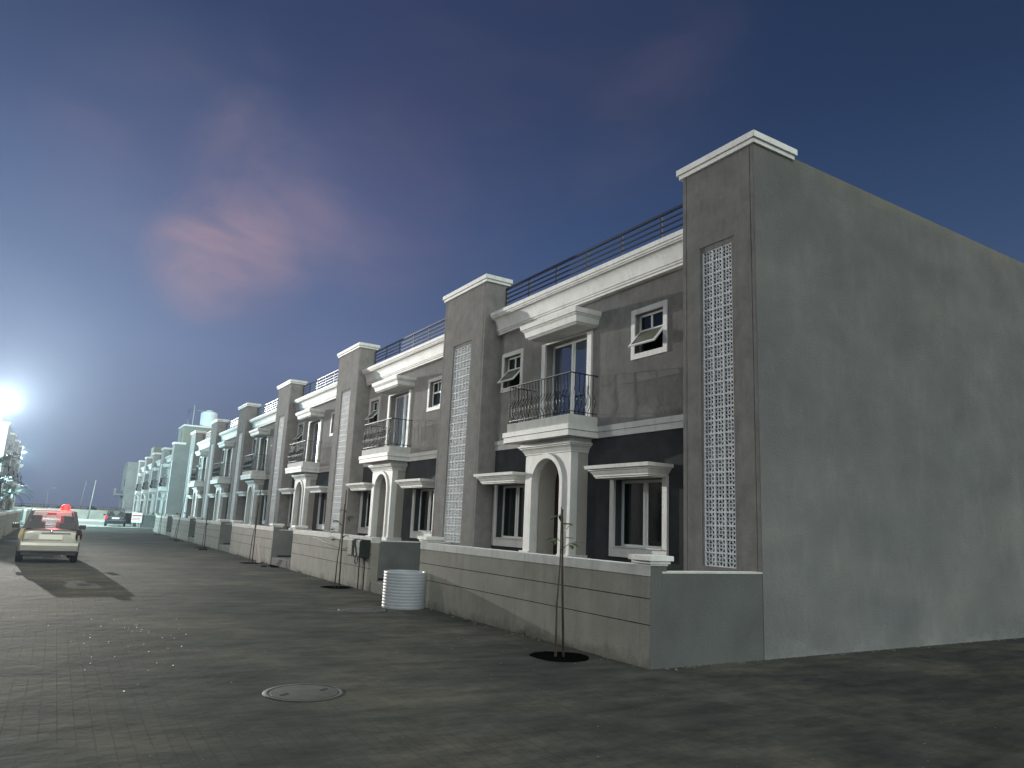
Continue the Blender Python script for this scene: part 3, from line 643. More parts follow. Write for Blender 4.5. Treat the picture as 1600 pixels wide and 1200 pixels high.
b4 = block(house, 6, 1.0, math.pi, -4.2, 62.9, 'houses across the street beside the parked car', ['grey terraced house across the street, out to the left of the parked car'] * 6, -1)
fb = empty('end_building', (8.6, 128, 0), 0, 'grey building at the far end of the right row', 'building')
MB().box(0, 9, 0, 9, 0, 8.6).build('wall', 'far_render', fb); MB().box(-0.1, 9.1, -0.1, 9.1, 8.6, 8.8).build('roof_slab', 'far_render', fb)
MB().box(-1.2, -0.001, 1, 5, 3.6, 3.9).box(-1.2, -1.1, 1, 5, 3.9, 4.7).build('balcony', 'far_render', fb)
MB().box(-0.02, 0.03, 1.4, 2.6, 5.0, 6.2).box(-0.02, 0.03, 1.4, 2.6, 1.0, 2.6).build('window', 'glass', fb)

# ------------------------------------------------------------------ compound walls
WXF = 6.60
def compound_wall(y0, y1, label, near_cap=True, far_cap=True, ret='near', extra=None):
    e = empty('compound_wall', (WXF, y0, 0), 0, label, 'boundary wall', 'compound walls along the street')
    Ln = y1 - y0; t_ = 0.20; g = 0.014
    xs = [0, 0.014, t_]; ys = [0.004, Ln]; zs = [0, .52, .52 + g, .845, .845 + g, 1.13]
    MB().grid(xs, ys, zs, lambda x, y, z: not (x < 0.014 and (.52 < z < .52 + g or .845 < z < .845 + g))).build('wall', 'boundary_paint', e)
    for z in (.52, .845): MB().box(0.0115, 0.0135, 0.001, Ln - 0.001, z + 0.0005, z + g - 0.0005).build('groove', 'groove', e)  # dark strips laid in the grooves, shade given by colour
    MB().box(-0.012, t_ + 0.01, 0.004 if near_cap else -0.006, Ln + 0.006, 1.131, 1.268).build('coping', 'coping', e, 0.006)
    # return wall towards the house
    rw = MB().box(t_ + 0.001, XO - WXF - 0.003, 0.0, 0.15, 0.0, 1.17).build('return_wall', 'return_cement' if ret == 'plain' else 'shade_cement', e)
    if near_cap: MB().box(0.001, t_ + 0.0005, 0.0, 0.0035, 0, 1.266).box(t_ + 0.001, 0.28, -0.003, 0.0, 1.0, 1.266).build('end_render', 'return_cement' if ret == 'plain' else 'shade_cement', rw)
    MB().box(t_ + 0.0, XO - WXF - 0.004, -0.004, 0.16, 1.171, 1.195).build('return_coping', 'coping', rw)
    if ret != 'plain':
        MB().box(t_ + 0.02, XO - WXF - 0.01, -0.006, -0.001, 0.247, 0.31).build('base_strip', 'groove', rw)  # thin dark strip along the foot of the return wall
    for c, yc in ((near_cap, 0.0), (far_cap, Ln - 0.30)):
        if not c: continue
        b = 1.2685
        rg = []
        for o_, z in ((-0.01, b), (-0.01, b + .0), (0.012, b), (0.012, b + .022), (0.035, b + .024), (0.035, b + .060), (0.065, b + .062), (0.065, b + .122), (0.055, b + .126)):
            rg.append([(-o_, yc - o_, z), (0.28 + o_, yc - o_, z), (0.28 + o_, yc + 0.30 + o_, z), (-o_, yc + 0.30 + o_, z)])
        rg[1] = [(p[0], p[1], p[2] + 0.0005) for p in rg[0]]
        pc = MB().rings(rg).build('pier_cap', 'trim', e)
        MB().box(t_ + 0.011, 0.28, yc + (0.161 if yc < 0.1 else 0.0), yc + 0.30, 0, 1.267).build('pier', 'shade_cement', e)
    return e
walls = [(7.20, 14.2), (17.0, 23.95), (26.5, 33.65), (36.3, 43.4), (45.6, 52.85), (55.5, 62.6)]
wl = ['nearest beige grooved compound wall, beside the first sapling', 'beige compound wall carrying the grey meter box', 'third beige compound wall, behind the leaning board', 'fourth beige compound wall from the camera', 'fifth beige compound wall from the camera', 'farthest beige compound wall, before the side lane']
for k, ((a, b), l_) in enumerate(zip(walls, wl)):
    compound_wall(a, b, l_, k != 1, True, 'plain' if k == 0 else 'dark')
compound_wall(75.4, 82.5, 'pale compound wall past the side lane with a red and white sign', False, True, 'plain')
for k, (a, b) in enumerate(((63.0, 56.1), (53.4, 46.4), (43.6, 36.8), (34.0, 27.0), (24.4, 17.4), (80.0, 73.0), (89.0, 82.5))):
    w = compound_wall(0, a - b, ['beige compound wall on the left side, last before the lane', 'beige compound wall on the left side, second before the lane', 'beige compound wall left of the parked hatchback, third before the lane', 'beige compound wall left of the parked hatchback, near its front', 'beige compound wall on the left side nearest the camera', 'pale compound wall across the lane on the left', 'second pale compound wall across the lane on the left'][k], False, False, 'dark')
    w.location = (-2.05, a, 0); w.rotation_euler = (0, 0, math.pi)
# driveway kerbs between the walls
for k in range(5):
    a, b = walls[k][1] + 0.01, walls[k + 1][0] - 0.01
    o = tag(MB().box(WXF + 0.02, WXF + 0.18, a, b, 0.0, 0.24).build('driveway_kerb', 'stone', None, 0.01), None, None, None, 'structure')

# ------------------------------------------------------------------ meter box
mbx = empty('meter_box', (WXF - 0.14, 17.55, 0.78), 0, 'grey electric meter box on the end of the second wall', 'meter box')
MB().box(-0.12, 0.125, -0.50, 0.42, 0.0, 0.42).build('box', 'meter_box', mbx, 0.015)
MB().box(-0.135, -0.121, -0.46, 0.38, 0.03, 0.39).build('door', 'meter_box', mbx, 0.004)
MB().tube([(-0.02, -0.1, 0.0), (-0.04, -0.12, -0.12), (-0.03, 0.0, -0.18), (-0.02, 0.12, -0.12), (0.0, 0.14, 0.0)], 0.012, 5).tube([(0.1, -0.25, 0.0), (0.11, -0.26, -0.78)], 0.014, 5).tube([(0.1, 0.12, 0.0), (0.11, 0.11, -0.78)], 0.014, 5).tube([(0.1, 0.4, 0.25), (0.09, 1.4, 0.12), (0.09, 2.6, 0.2), (0.1, 4.2, 0.32)], 0.009, 5).build('cables', 'cable', mbx)

# ------------------------------------------------------------------ white ribbed ring
def ring():
    prf = []; r0, n = 0.425, 12; H_ = 0.70
    for k in range(n):
        z = H_ * k / n
        for a in range(6): prf.append((r0 - 0.002 + 0.005 * math.sin(math.pi * a / 6), z + H_ / n * a / 6))
    prf.append((r0 - 0.012, H_)); prf += [(r0 - 0.045, H_)]
    prf += [(r0 - 0.05, H_ - 0.02), (r0 - 0.05, 0.02), (r0 - 0.05, 0.0)]
    n2 = 40
    mb = MB(); rings_ = [[(r_ * math.cos(2 * math.pi * k / n2), r_ * math.sin(2 * math.pi * k / n2), z) for k in range(n2)] for r_, z in prf]
    rings_.append(rings_[0]); mb.rings(rings_, False, True)
    return mb
rg_ = ring().build('ribbed_ring', 'plastic'); rg_.location = (6.14, 13.85, 0.002)
tag(rg_, 'white ribbed plastic ring standing on the paving at the driveway', 'plastic ring')

# ------------------------------------------------------------------ saplings with stakes in round pits
def disc_irregular(r_, n=26, z=0.004, amp=0.06):
    return [(r_ * (1 + amp * math.sin(3 * a * 2 * math.pi / n + 1) + random.uniform(-.03, .03)) * math.cos(a * 2 * math.pi / n), r_ * (1 + random.uniform(-.04, .04)) * math.sin(a * 2 * math.pi / n), z) for a in range(n)]
def leaf(mb, base, d, ln, wd, up=0.0):
    d = Vector(d).normalized(); s_ = d.cross(Vector((0, 0, 1)));
    if s_.length < 0.1: s_ = Vector((1, 0, 0))
    s_ = s_.normalized(); nrm = s_.cross(d)
    P_ = []
    for t_, w in ((0, 0.03), (0.25, 0.8), (0.55, 1.0), (0.8, 0.65), (1.0, 0.05)):
        c = Vector(base) + d * ln * t_ + Vector((0, 0, -0.25 * ln * t_ * t_)); P_.append((c - s_ * wd * w / 2 + nrm * 0.0 + Vector((0, 0, wd * .12 * w)), c, c + s_ * wd * w / 2 + Vector((0, 0, wd * .12 * w))))
    v = [p for tr in P_ for p in tr]; f = []
    for i in range(4):
        for j in range(2): a = i * 3 + j; f.append((a, a + 1, a + 4, a + 3))
    mb.add(v, f, True)
def sapling(loc, hgt, lean, label, leaves, seed, stake_h=None, stake_off=(0.045, -0.02)):
    rnd = random.Random(seed)
    e = empty('sapling', loc, 0, label, 'young tree', 'saplings along the compound walls')
    st = stake_h or hgt * 0.95
    pts = [(-0.05, 0.03, -0.02), (-0.045 + lean[0] * .3, 0.02 + lean[1] * .3, hgt * .35), (-0.01 + lean[0] * .62, lean[1] * .62, hgt * .6), (lean[0], lean[1], hgt)]
    MB().tube(pts, [0.017, 0.014, 0.011, 0.006], 7).build('trunk', 'bark', e)
    MB().tube([(stake_off[0], stake_off[1], -0.02), (stake_off[0] * .5 + lean[0] * 0.5, stake_off[1] * .5 + lean[1] * .5, st * .5), (lean[0] * st / hgt + 0.02, lean[1] * st / hgt, st)], [0.018, 0.017, 0.014], 7).build('stake', 'stake', e)
    lf = MB(); tw = MB()
    for (z, az, ln, n) in leaves:
        k = z / hgt; b = Vector((lean[0] * k, lean[1] * k, z)); d = Vector((math.cos(az), math.sin(az), 0.55)).normalized(); tip = b + d * ln
        tw.tube([b, b + d * ln * .5 + Vector((0, 0, .02)), tip], [0.006, 0.004, 0.003], 5)
        for q in range(n):
            a = az + rnd.uniform(-1.4, 1.4); leaf(lf, tip - d * ln * rnd.uniform(0, .5), (math.cos(a), math.sin(a), rnd.uniform(-.5, .3)), rnd.uniform(.10, .17), rnd.uniform(.045, .075))
    tw.build('branches', 'bark', e); lf.build('leaves', 'leaf', e)
    MB().add(disc_irregular(0.40), [tuple(range(26))]).build('planting_pit', 'soil', e)  # flat disc, the shade of a dug hole put into its colour
    return e
s1 = sapling((6.0, 8.30, 0), 1.98, (-0.02, 0.04), 'nearest staked sapling with a few leaves at its tip', [(1.40, -0.6, .24, 6), (1.5, 2.6, .12, 4), (1.72, -0.4, .08, 4), (1.85, 2.0, .05, 3)], 3, 1.95)
lf = MB(); leaf(lf, (0.0, 0.0, 1.62), (0.45, -0.25, 0.75), 0.24, 0.16); leaf(lf, (0.0, 0.0, 1.55), (0.5, -0.5, 0.2), 0.16, 0.10); lf.build('large_leaf', 'young_leaf', s1)
sapling((6.18, 18.05, 0), 2.05, (0.05, 0.12), 'staked sapling in front of the meter box wall', [(1.5, 3.6, .28, 8), (1.65, 0.0, .22, 7), (1.3, 2.5, .32, 7), (1.1, 3.0, .3, 5), (1.85, 1.2, .15, 5), (1.2, -1, .2, 4)], 5, 2.42)
s3 = sapling((6.05, 27.0, 0), 2.1, (0.10, 0.25), 'staked sapling beside the leaning white board', [(1.5, 3.4, .2, 4), (1.3, 0.3, .2, 4), (1.1, 2.0, .3, 3)], 8, 2.6)
sapling((6.25, 38.0, 0), 1.6, (0.0, 0.15), 'staked sapling before the fourth compound wall', [(1.3, 3.0, .2, 5), (1.1, 0.5, .2, 5), (0.9, 1.9, .3, 3)], 9, 1.9)
sapling((6.20, 47.6, 0), 2.1, (0.25, 0.3), 'leaning sapling before the fifth compound wall', [(1.45, 3.0, .25, 10), (1.5, 0.3, .25, 10), (1.4, 1.6, .2, 8)], 10, 2.7)
sapling((6.20, 55.6, 0), 2.0, (0.02, 0.15), 'thin sapling before the farthest compound wall', [(1.4, 3.0, .2, 4), (1.2, 0.3, .2, 4)], 11, 2.6)
bd_ = MB().obox((0, 0, 0.36), (0.012, 0.09, 0.38), Euler((0, R(-14), R(25)))).build('board', 'sign_white', None); bd_.location = (6.28, 27.15, 0)
tag(bd_, 'narrow white board leaning by the third sapling', 'board')

# ------------------------------------------------------------------ manhole covers
for (x, y, r_, lab) in ((2.32, 7.46, 0.33, 'round manhole cover in the near paving'), (5.2, 13.6, 0.40, 'round manhole cover beside the white ribbed ring')):
    e = empty('manhole_cover', (x, y, 0), 0, lab, 'manhole cover', 'manhole covers in the paving')
    MB().lathe([(r_ + 0.07, 0.0005), (r_ + 0.03, 0.004), (r_ + 0.012, 0.0045), (r_ + 0.011, 0.001)], n=40).build('frame_ring', 'iron', e)
    MB().lathe([(r_, 0.0005), (r_ * .99, 0.0035), (r_ * .96, 0.0042), (0.001, 0.0048)], n=40).build('cover', 'iron', e)
    MB().obox((r_ * .62, 0.05, 0.0062), (0.05, 0.013, 0.002), Euler((0, 0, 0.6))).obox((-r_ * .62, -0.02, 0.0062), (0.05, 0.013, 0.002), Euler((0, 0, 0.6))).build('lifting_slots', 'groove', e)

# ------------------------------------------------------------------ rubble and pebbles
def rock(mb, c, r_, rnd, flat=0.55):
    bm = bmesh.new(); bmesh.ops.create_icosphere(bm, subdivisions=1, radius=1)
    v = [(c[0] + q.co.x * r_ * rnd.uniform(.7, 1.2), c[1] + q.co.y * r_ * rnd.uniform(.7, 1.2), c[2] + max(q.co.z, -.3) * r_ * flat * rnd.uniform(.7, 1.1)) for q in bm.verts]
    bm.verts.index_update(); f = [tuple(x.index for x in p.verts) for p in bm.faces]; bm.free(); mb.add(v, f)
rnd = random.Random(4)
pb = MB()
for k in range(46):
    x, y = rnd.gauss(1.05, 0.55), rnd.gauss(11.6, 1.3); rock(pb, (x, y, 0.004), rnd.uniform(.004, .011), rnd)
tag(pb.build('pebbles', 'pebble'), 'scatter of tiny white pebbles on the paving', 'pebbles', None, 'stuff')
dbm = MB()
for k in range(150):
    y = rnd.choice([rnd.uniform(7.4, 14), rnd.uniform(17, 24), rnd.uniform(26, 33), rnd.uniform(36, 43)]); rock(dbm, (WXF - abs(rnd.gauss(0, .09)) - 0.01, y, 0.0), rnd.uniform(.01, .035), rnd, .5)
for k in range(90):
    x = rnd.uniform(6.7, 16); rock(dbm, (x, 7.19 - abs(rnd.gauss(0, .07)), 0.0), rnd.uniform(.008, .03), rnd, .45)
wd = MB()
for k in range(34):
    y = rnd.choice([rnd.uniform(7.3, 14), rnd.uniform(17.1, 24), rnd.uniform(26.6, 33), rnd.uniform(36.5, 43)]); x = WXF - rnd.uniform(.0, .06)
    for q in range(rnd.randint(3, 8)):
        a = rnd.uniform(0, 6.28); hgt = rnd.uniform(.03, .13); b = Vector((x + rnd.uniform(-.03, .03), y + rnd.uniform(-.05, .05), 0)); tip = b + Vector((math.cos(a) * .04 - .01, math.sin(a) * .04, hgt))
        wd.add([b + Vector((.003, 0, 0)), b - Vector((.003, 0, 0)), tip], [(0, 1, 2)])
tag(wd.build('weeds', 'stake'), 'dry weeds sprouting at the foot of the compound walls', 'weeds', None, 'stuff')
for k in range(420):
    rock(dbm, (rnd.uniform(-1.5, 9.5), 2.5 + abs(rnd.gauss(0, 6)), 0.0) if rnd.random() < .5 else (WXF - abs(rnd.gauss(0, .35)) - .02, rnd.uniform(7.3, 30), 0), rnd.uniform(.003, .012), rnd, .5)
tag(dbm.build('rubble', 'stone'), 'mortar crumbs and grit scattered on the paving along the wall bases', 'rubble', None, 'stuff')
for (x, y, r_, lab) in ((6.25, 25.2, .20, 'heap of soil and twigs at the second driveway'), (5.9, 36.0, .16, 'low dark heap by the third driveway'), (6.1, 45.2, .16, 'low dark heap by the fourth driveway')):
    h_ = MB()
    for q in range(9): rock(h_, (x + rnd.uniform(-.2, .2), y + rnd.uniform(-.3, .3), 0.0), r_ * rnd.uniform(.3, .8), rnd, .5)
    tag(h_.build('soil_heap', 'soil'), lab, 'soil heap', 'soil heaps by the driveways')
st_ = MB(); rock(st_, (2.72, 4.15, 0.01), 0.05, rnd, .7); tag(st_.build('stone', 'soil'), 'dark stone on the nearest paving', 'stone')

# ------------------------------------------------------------------ vehicles
def car(name, loc, rz, label, paint, W=1.62, Hh=1.55, Ln=3.7, lit_tail=False, beacon=False, seats=True):
    e = empty(name, loc, rz, label, 'car')
    hw = W / 2
    # lower body loft along y (rear at 0); section: half widths by height
    def sec(y, w, zb, zs, zt):
        return [(-w * .90, y, zb), (-w * .985, y, zb + .10), (-w, y, zs * .75), (-w * .975, y, zs), (-w * .90, y, zt), (w * .90, y, zt), (w * .975, y, zs), (w, y, zs * .75), (w * .985, y, zb + .10), (w * .90, y, zb)]
    S = [(0.00, hw * .90, .36, .66, .97), (0.05, hw * .955, .30, .78, 1.0), (0.16, hw * .99, .27, .86, 1.01), (0.8, hw, .25, .88, 1.0), (2.2, hw, .25, .86, .98), (2.75, hw * .99, .25, .84, .96), (3.35, hw * .94, .26, .76, .84), (Ln - .08, hw * .86, .30, .62, .68), (Ln, hw * .78, .36, .52, .58)]
    k_ = Ln / 3.7
    body = MB().rings([sec(y * (k_ if y < Ln - .1 else 1), w, a, b, c) for (y, w, a, b, c) in S], True, True).build('body', paint, e)
    m = body.modifiers.new('sub', 'SUBSURF'); m.levels = m.render_levels = 2
    # roof and pillars
    zt = Hh; zr = .99
    a0, a1, b0, b1 = 0.10, 0.30, 2.35 * k_, 1.75 * k_     # rear base, rear top, front base, front top
    wl_, wt = hw * .90, hw * .72
    roof = MB().rings([[(-wt * .96, a1 - .05, zt - .05), (wt * .96, a1 - .05, zt - .05), (wt * .92, a1 - .02, zt - .015), (-wt * .92, a1 - .02, zt - .015)],
                       [(-wt, a1 + .3, zt - .035), (wt, a1 + .3, zt - .035), (wt * .9, a1 + .3, zt + .015), (-wt * .9, a1 + .3, zt + .015)],
                       [(-wt * .98, b1, zt - .05), (wt * .98, b1, zt - .05), (wt * .9, b1, zt - .01), (-wt * .9, b1, zt - .01)]], True, False)
    ro = roof.build('roof', paint, e, 0.01)
    pil = MB()
    for s_ in (-1, 1):
        def bar(p, q, w, d): 
            p, q = Vector(p), Vector(q); pil.add([p + Vector((0, -d, 0)), p + Vector((0, d, 0)), p + Vector((-s_ * w, d, 0)), p + Vector((-s_ * w, -d, 0)), q + Vector((0, -d, 0)), q + Vector((0, d, 0)), q + Vector((-s_ * w, d, 0)), q + Vector((-s_ * w, -d, 0))], [(0, 1, 5, 4), (1, 2, 6, 5), (2, 3, 7, 6), (3, 0, 4, 7)])
        bar((s_ * wl_, a0 + .10, zr - .03), (s_ * wt, a1 + .03, zt - .03), .09, .08)
        bar((s_ * wl_ * 1.01, 1.2 * k_, zr - .03), (s_ * wt, 1.15 * k_, zt - .03), .04, .06)
        bar((s_ * wl_, b0, zr - .05), (s_ * wt * .99, b1, zt - .03), .06, .05)
    pil.build('pillars', 'dark_plastic', e)
    # glass
    g = MB()
    g.add([(-wl_ + .07, a0 + .045, zr + .005), (wl_ - .07, a0 + .045, zr + .005), (wt - .06, a1 - .035, zt - .07), (-wt + .06, a1 - .035, zt - .07)], [(0, 1, 2, 3)])
    g.build('rear_window', 'thin_glass', e)
    sd = MB()
    for s_ in (-1, 1):
        sd.add([(s_ * (wl_ - .02), a0 + .2, zr - .02), (s_ * (wl_ - .02), b0, zr - .04), (s_ * (wt - .01), b1, zt - .05), (s_ * (wt - .01), a1 + .1, zt - .05)], [(0, 1, 2, 3)])
    ws = MB(); ws.add([(-wl_ + .04, b0 + .03, zr - .06), (wl_ - .04, b0 + .03, zr - .06), (wt - .05, b1 + .02, zt - .05), (-wt + .05, b1 + .02, zt - .05)], [(0, 1, 2, 3)])
    ws.build('windscreen', 'diffuse_glass', e)
    sd.build('side_glass', 'thin_glass', e)
    # tailgate details
    MB().box(-hw * .86, hw * .86, -.006, .0, .955, .975).box(-hw * .855, -hw * .84, -.016, .012, .62, .95).box(hw * .84, hw * .855, -.016, .012, .62, .95).box(-hw * .30, hw * .62, -.022, .0, .868, .884).build('tailgate_seam', 'dark_plastic', e)
    MB().add([(-hw * .80, -.022, .68), (-hw * .44, -.026, .68), (-hw * .44, -.026, .86), (-hw * .80, -.018, .86), (-hw * .80, .02, .68), (-hw * .44, .02, .68), (-hw * .44, .02, .86), (-hw * .80, .02, .86)], [(0, 1, 2, 3), (4, 7, 6, 5), (0, 4, 5, 1), (3, 2, 6, 7), (1, 5, 6, 2), (0, 3, 7, 4)]).build('reflector_panel', paint, e)
    MB().box(-.30, .30, -.032, -.01, .69, .83).build('number_plate', 'plate', e, 0.004)
    MB().lathe([(0.035, 0), (0.035, 0.012), (0.02, 0.016), (0.001, 0.016)], n=16).build('badge', 'chrome', e).matrix_local = Matrix.Translation((0, -.004, .93)) @ Matrix.Rotation(R(90), 4, 'X')
    for s_ in (-1, 1):
        t_ = MB().rings([[(s_ * hw * .99, .10, .70), (s_ * hw * .80, -.012, .70), (s_ * hw * .80, .02, .70)], [(s_ * hw * 1.005, .12, .82), (s_ * hw * .78, -.015, .82), (s_ * hw * .78, .02, .82)], [(s_ * hw * .95, .16, .99), (s_ * hw * .82, .03, .99), (s_ * hw * .82, .06, .99)]])
        t_.build('tail_light', ('tail_red' if lit_tail and s_ < 0 else ('amber_lens' if s_ < 0 else 'red_lens')), e)
    bump = MB().rings([[(-hw * .97, .12, z), (-hw * .90, -o, z), (-hw * .4, -o - .035, z), (hw * .4, -o - .035, z), (hw * .90, -o, z), (hw * .97, .12, z), (hw * .8, .3, z), (-hw * .8, .3, z)] for z, o in ((.33, .05), (.37, .10), (.52, .115), (.60, .09), (.63, .03))])
    bump.build('bumper', paint, e, 0.01)
    MB().box(-hw * .86, hw * .86, -.05, .2, .235, .345).box(-.16, .16, -.045, .15, .20, .2345).build('lower_apron', 'dark_plastic', e, 0.01)
    MB().tube([(hw * .45, -.02, .24), (hw * .45, .3, .24)], 0.028, 8).build('exhaust', 'chrome', e)
    for y in (.62, 2.95 * k_):
        for s_ in (-1, 1):
            w_ = MB(); prof = [(0.0, -.09), (.2, -.09), (.285, -.08), (.30, -.05), (.30, .05), (.285, .08), (.2, .09), (0.0, .09)]
            rings_ = [[(x_, r_ * math.cos(2 * math.pi * k / 20), r_ * math.sin(2 * math.pi * k / 20)) for k in range(20)] for r_, x_ in [(max(r_, .001), x_) for r_, x_ in prof]]
            wo_ = w_.rings(rings_, False, True).build('wheel', 'rubber', e); wo_.location = (s_ * (hw - .10), y, .30)
            rim = MB().rings([[(s_ * .092, r_ * math.cos(2 * math.pi * k / 16), r_ * math.sin(2 * math.pi * k / 16)) for k in range(16)] for r_ in (.19, .001)], False, False)
            rim.build('rim', 'chrome', wo_)
    for s_ in (-1, 1):
        MB().obox((s_ * (hw + .10), 2.15 * k_, 1.02), (.10, .055, .07), Euler((0, 0, 0))).box(min(s_ * hw * .88, s_ * (hw + .02)), max(s_ * hw * .88, s_ * (hw + .02)), 2.13 * k_, 2.18 * k_, .97, 1.0).build('wing_mirror', 'dark_plastic', e, 0.015)
    if seats:
        for (y, xs_) in ((.75, (-.42, .0, .42)), (1.65, (-.38, .38))):
            for x_ in xs_:
                if x_ == 0: continue
                sb = MB().obox((x_, y, .85), (.24, .07, .33), Euler((R(8), 0, 0))).build('seat', 'seat_fabric', e, 0.04)
                MB().obox((x_, y + .02, 1.27), (.13, .05, .10), Euler((R(4), 0, 0))).build('headrest', 'seat_fabric', sb, 0.03)
        MB().obox((0, b1 + .1, Hh - .13), (.12, .015, .035), Euler((0, 0, 0))).build('rear_view_mirror', 'dark_plastic', e)
        MB().box(-hw * .82, hw * .82, 2.15 * k_, 2.6 * k_, .8, 1.0).build('dashboard', 'dark_plastic', e)
    if beacon:
        bx_ = empty('x', (0, 0, 0)); bpy.data.objects.remove(bx_)
        b = MB().lathe([(.14, 0), (.14, .03), (.125, .035), (.12, .11), (.08, .16), (.001, .175)], n=20).build('roof_beacon', 'beacon_red', e); b.location = (.30, .95, Hh + .005)
        MB().lathe([(.045, .04), (.06, .07), (.045, .11), (.001, .12)], n=14).build('bulb', 'beacon_core', b)
        light('beacon_light', 'POINT', (.30, .80, Hh + .30), 60, (1, 0.03, 0.03), .08, e)
        light('cabin_fill', 'POINT', (.10, 1.25, 1.38), 70, (1, 0.03, 0.05), .05, e)  # added red lamp, placed to tint the seat backs and windscreen
    return e
tg = bpy.data.materials.new('thin_glass'); tg.use_nodes = True; t = tg.node_tree; t.nodes.clear()
o_ = N(t, 'ShaderNodeOutputMaterial'); mx = N(t, 'ShaderNodeMixShader'); tr = N(t, 'ShaderNodeBsdfTransparent'); tr.inputs[0].default_value = (0.55, 0.58, 0.60, 1); gl = N(t, 'ShaderNodeBsdfGlossy'); gl.inputs['Roughness'].default_value = 0.04
fr = N(t, 'ShaderNodeFresnel'); fr.inputs[0].default_value = 1.5; t.links.new(fr.outputs[0], mx.inputs[0]); t.links.new(tr.outputs[0], mx.inputs[1]); t.links.new(gl.outputs[0], mx.inputs[2]); t.links.new(mx.outputs[0], o_.inputs[0]); MAT['thin_glass'] = tg
dg = bpy.data.materials.new('diffuse_glass'); dg.use_nodes = True; t = dg.node_tree; t.nodes.clear()  # diffuse share added so the windscreen catches the red light
o_ = N(t, 'ShaderNodeOutputMaterial'); mx = N(t, 'ShaderNodeMixShader'); tr = N(t, 'ShaderNodeBsdfTransparent'); df = N(t, 'ShaderNodeBsdfDiffuse'); df.inputs[0].default_value = (0.6, 0.58, 0.55, 1)
nn = N(t, 'ShaderNodeTexNoise'); nn.inputs['Scale'].default_value = 5; rr_g = ramp(t, [(0.35, (.15,) * 3), (0.7, (.6,) * 3)]); t.links.new(nn.outputs[0], rr_g.inputs[0])
t.links.new(rr_g.outputs[0], mx.inputs[0]); t.links.new(tr.outputs[0], mx.inputs[1]); t.links.new(df.outputs[0], mx.inputs[2]); t.links.new(mx.outputs[0], o_.inputs[0]); MAT['diffuse_glass'] = dg
c1 = car('parked_car', (-0.02, 25.9, 0), R(2), 'silver hatchback with a glowing red beacon on its roof', 'car_silver', 1.62, 1.55, 3.7, False, True)
c2 = car('parked_car', (4.75, 76.5, 0), R(-4), 'dark car with its left tail lamp lit, far down the road', 'car_dark', 1.75, 1.65, 4.2, True, False)
c3 = None if True else car('parked_car', (-2.55, 47.5, 0), R(0), 'red car parked ahead on the left, mostly hidden', 'car_red', 1.65, 1.5, 3.9, True, False)

# ------------------------------------------------------------------ palms on the left
def palm(loc, hgt, label, seed, spread=1.7):
    rnd = random.Random(seed); e = empty('palm_tree', loc, rnd.uniform(0, 6), label, 'palm tree', 'palms on the left verge')
    MB().tube([(0, 0, -.02), (0.03, 0, hgt * .4), (0.08, 0.03, hgt * .75), (0.06, 0.0, hgt)], [.13, .10, .09, .07], 9).build('trunk', 'bark', e)
    cr = MB(); st = MB()
    for k in range(20):
        az = k * 2.4 + rnd.uniform(-.2, .2); up = rnd.uniform(0.15, 1.2); pts = []; p = Vector((0.06, 0, hgt)); d = Vector((math.cos(az) * math.cos(up), math.sin(az) * math.cos(up), math.sin(up)))
        n = 12
        for i in range(n + 1):
            pts.append(p.copy()); p = p + d * (spread / n); d = (d + Vector((0, 0, -0.15))).normalized()
        st.tube(pts, [0.018 * (1 - .8 * i / n) for i in range(n + 1)], 4)
        for i in range(2, n + 1):
            for q in range(2):
                b = pts[i] if q == 0 else (pts[i] + pts[i - 1]) / 2
                dd = (pts[i] - pts[i - 1]).normalized(); sv = dd.cross(Vector((0, 0, 1))).normalized()
                for s_ in (-1, 1):
                    ln = .42 * (1 - .45 * i / n) * rnd.uniform(.8, 1.1); tip = b + (sv * s_ * .8 + dd * .6 + Vector((0, 0, -.35 + rnd.uniform(-.15, .15)))).normalized() * ln
                    w = dd * .016
                    cr.add([b - w, b + w, tip], [(0, 1, 2)])
    st.build('frond_stems', 'dark_leaf', e); cr.build('fronds', 'dark_leaf', e)
palm((-3.35, 50, 0), 3.6, 'tallest palm at the left edge of the street', 21, 1.7)
palm((-3.3, 57, 0), 2.9, 'middle palm on the left verge', 22, 1.6)
palm((-3.0, 64, 0), 2.3, 'low far palm on the left verge', 23, 1.6)
palm((-3.1, 43, 0), 1.9, 'low near palm on the left verge', 24, 1.3)

# ------------------------------------------------------------------ far end of the street
fw = empty('far_wall', (0, 122, 0), 0, 'long pale boundary wall closing the end of the street', 'boundary wall')
MB().box(-40, 60, 0, 0.25, 0, 1.25).build('wall', 'far_wall', fw); 
pr_ = MB()
for k in range(33): pr_.box(-40 + k * 3, -39.7 + k * 3, -0.05, -0.001, 0, 1.30)
pr_.build('piers', 'far_wall', fw)
fe = empty('mesh_fence', (0, 126, 0), 0, 'low dark fence behind the pale boundary wall', 'fence')
fm = MB()
for k in range(70): fm.box(-30 + k, -29.96 + k, 0, 0.04, 0, 1.75)
fm.box(-30, 40, 0.0401, 0.06, 1.7, 1.74).box(-30, 40, 0.0401, 0.06, 1.2, 1.24); fm.build('fence_panel', 'iron', fe)
for (x, y, dx, hh, lab) in ((3.9, 118, 0.3, 5.4, 'taller of two leaning white poles beyond the road'), (3.3, 150, 0.6, 6.2, 'fainter leaning white pole left of the taller one')):
    tag(MB().tube([(x, y, 0), (x + dx, y, hh)], [0.09, 0.06], 8).build('utility_pole', 'pole_paint'), lab, 'pole', 'poles at the end of the street')
fl = empty('street_lamp', (-1.6, 150, 0), 0, 'unlit hooked street lamp far behind the hatchback', 'street lamp')
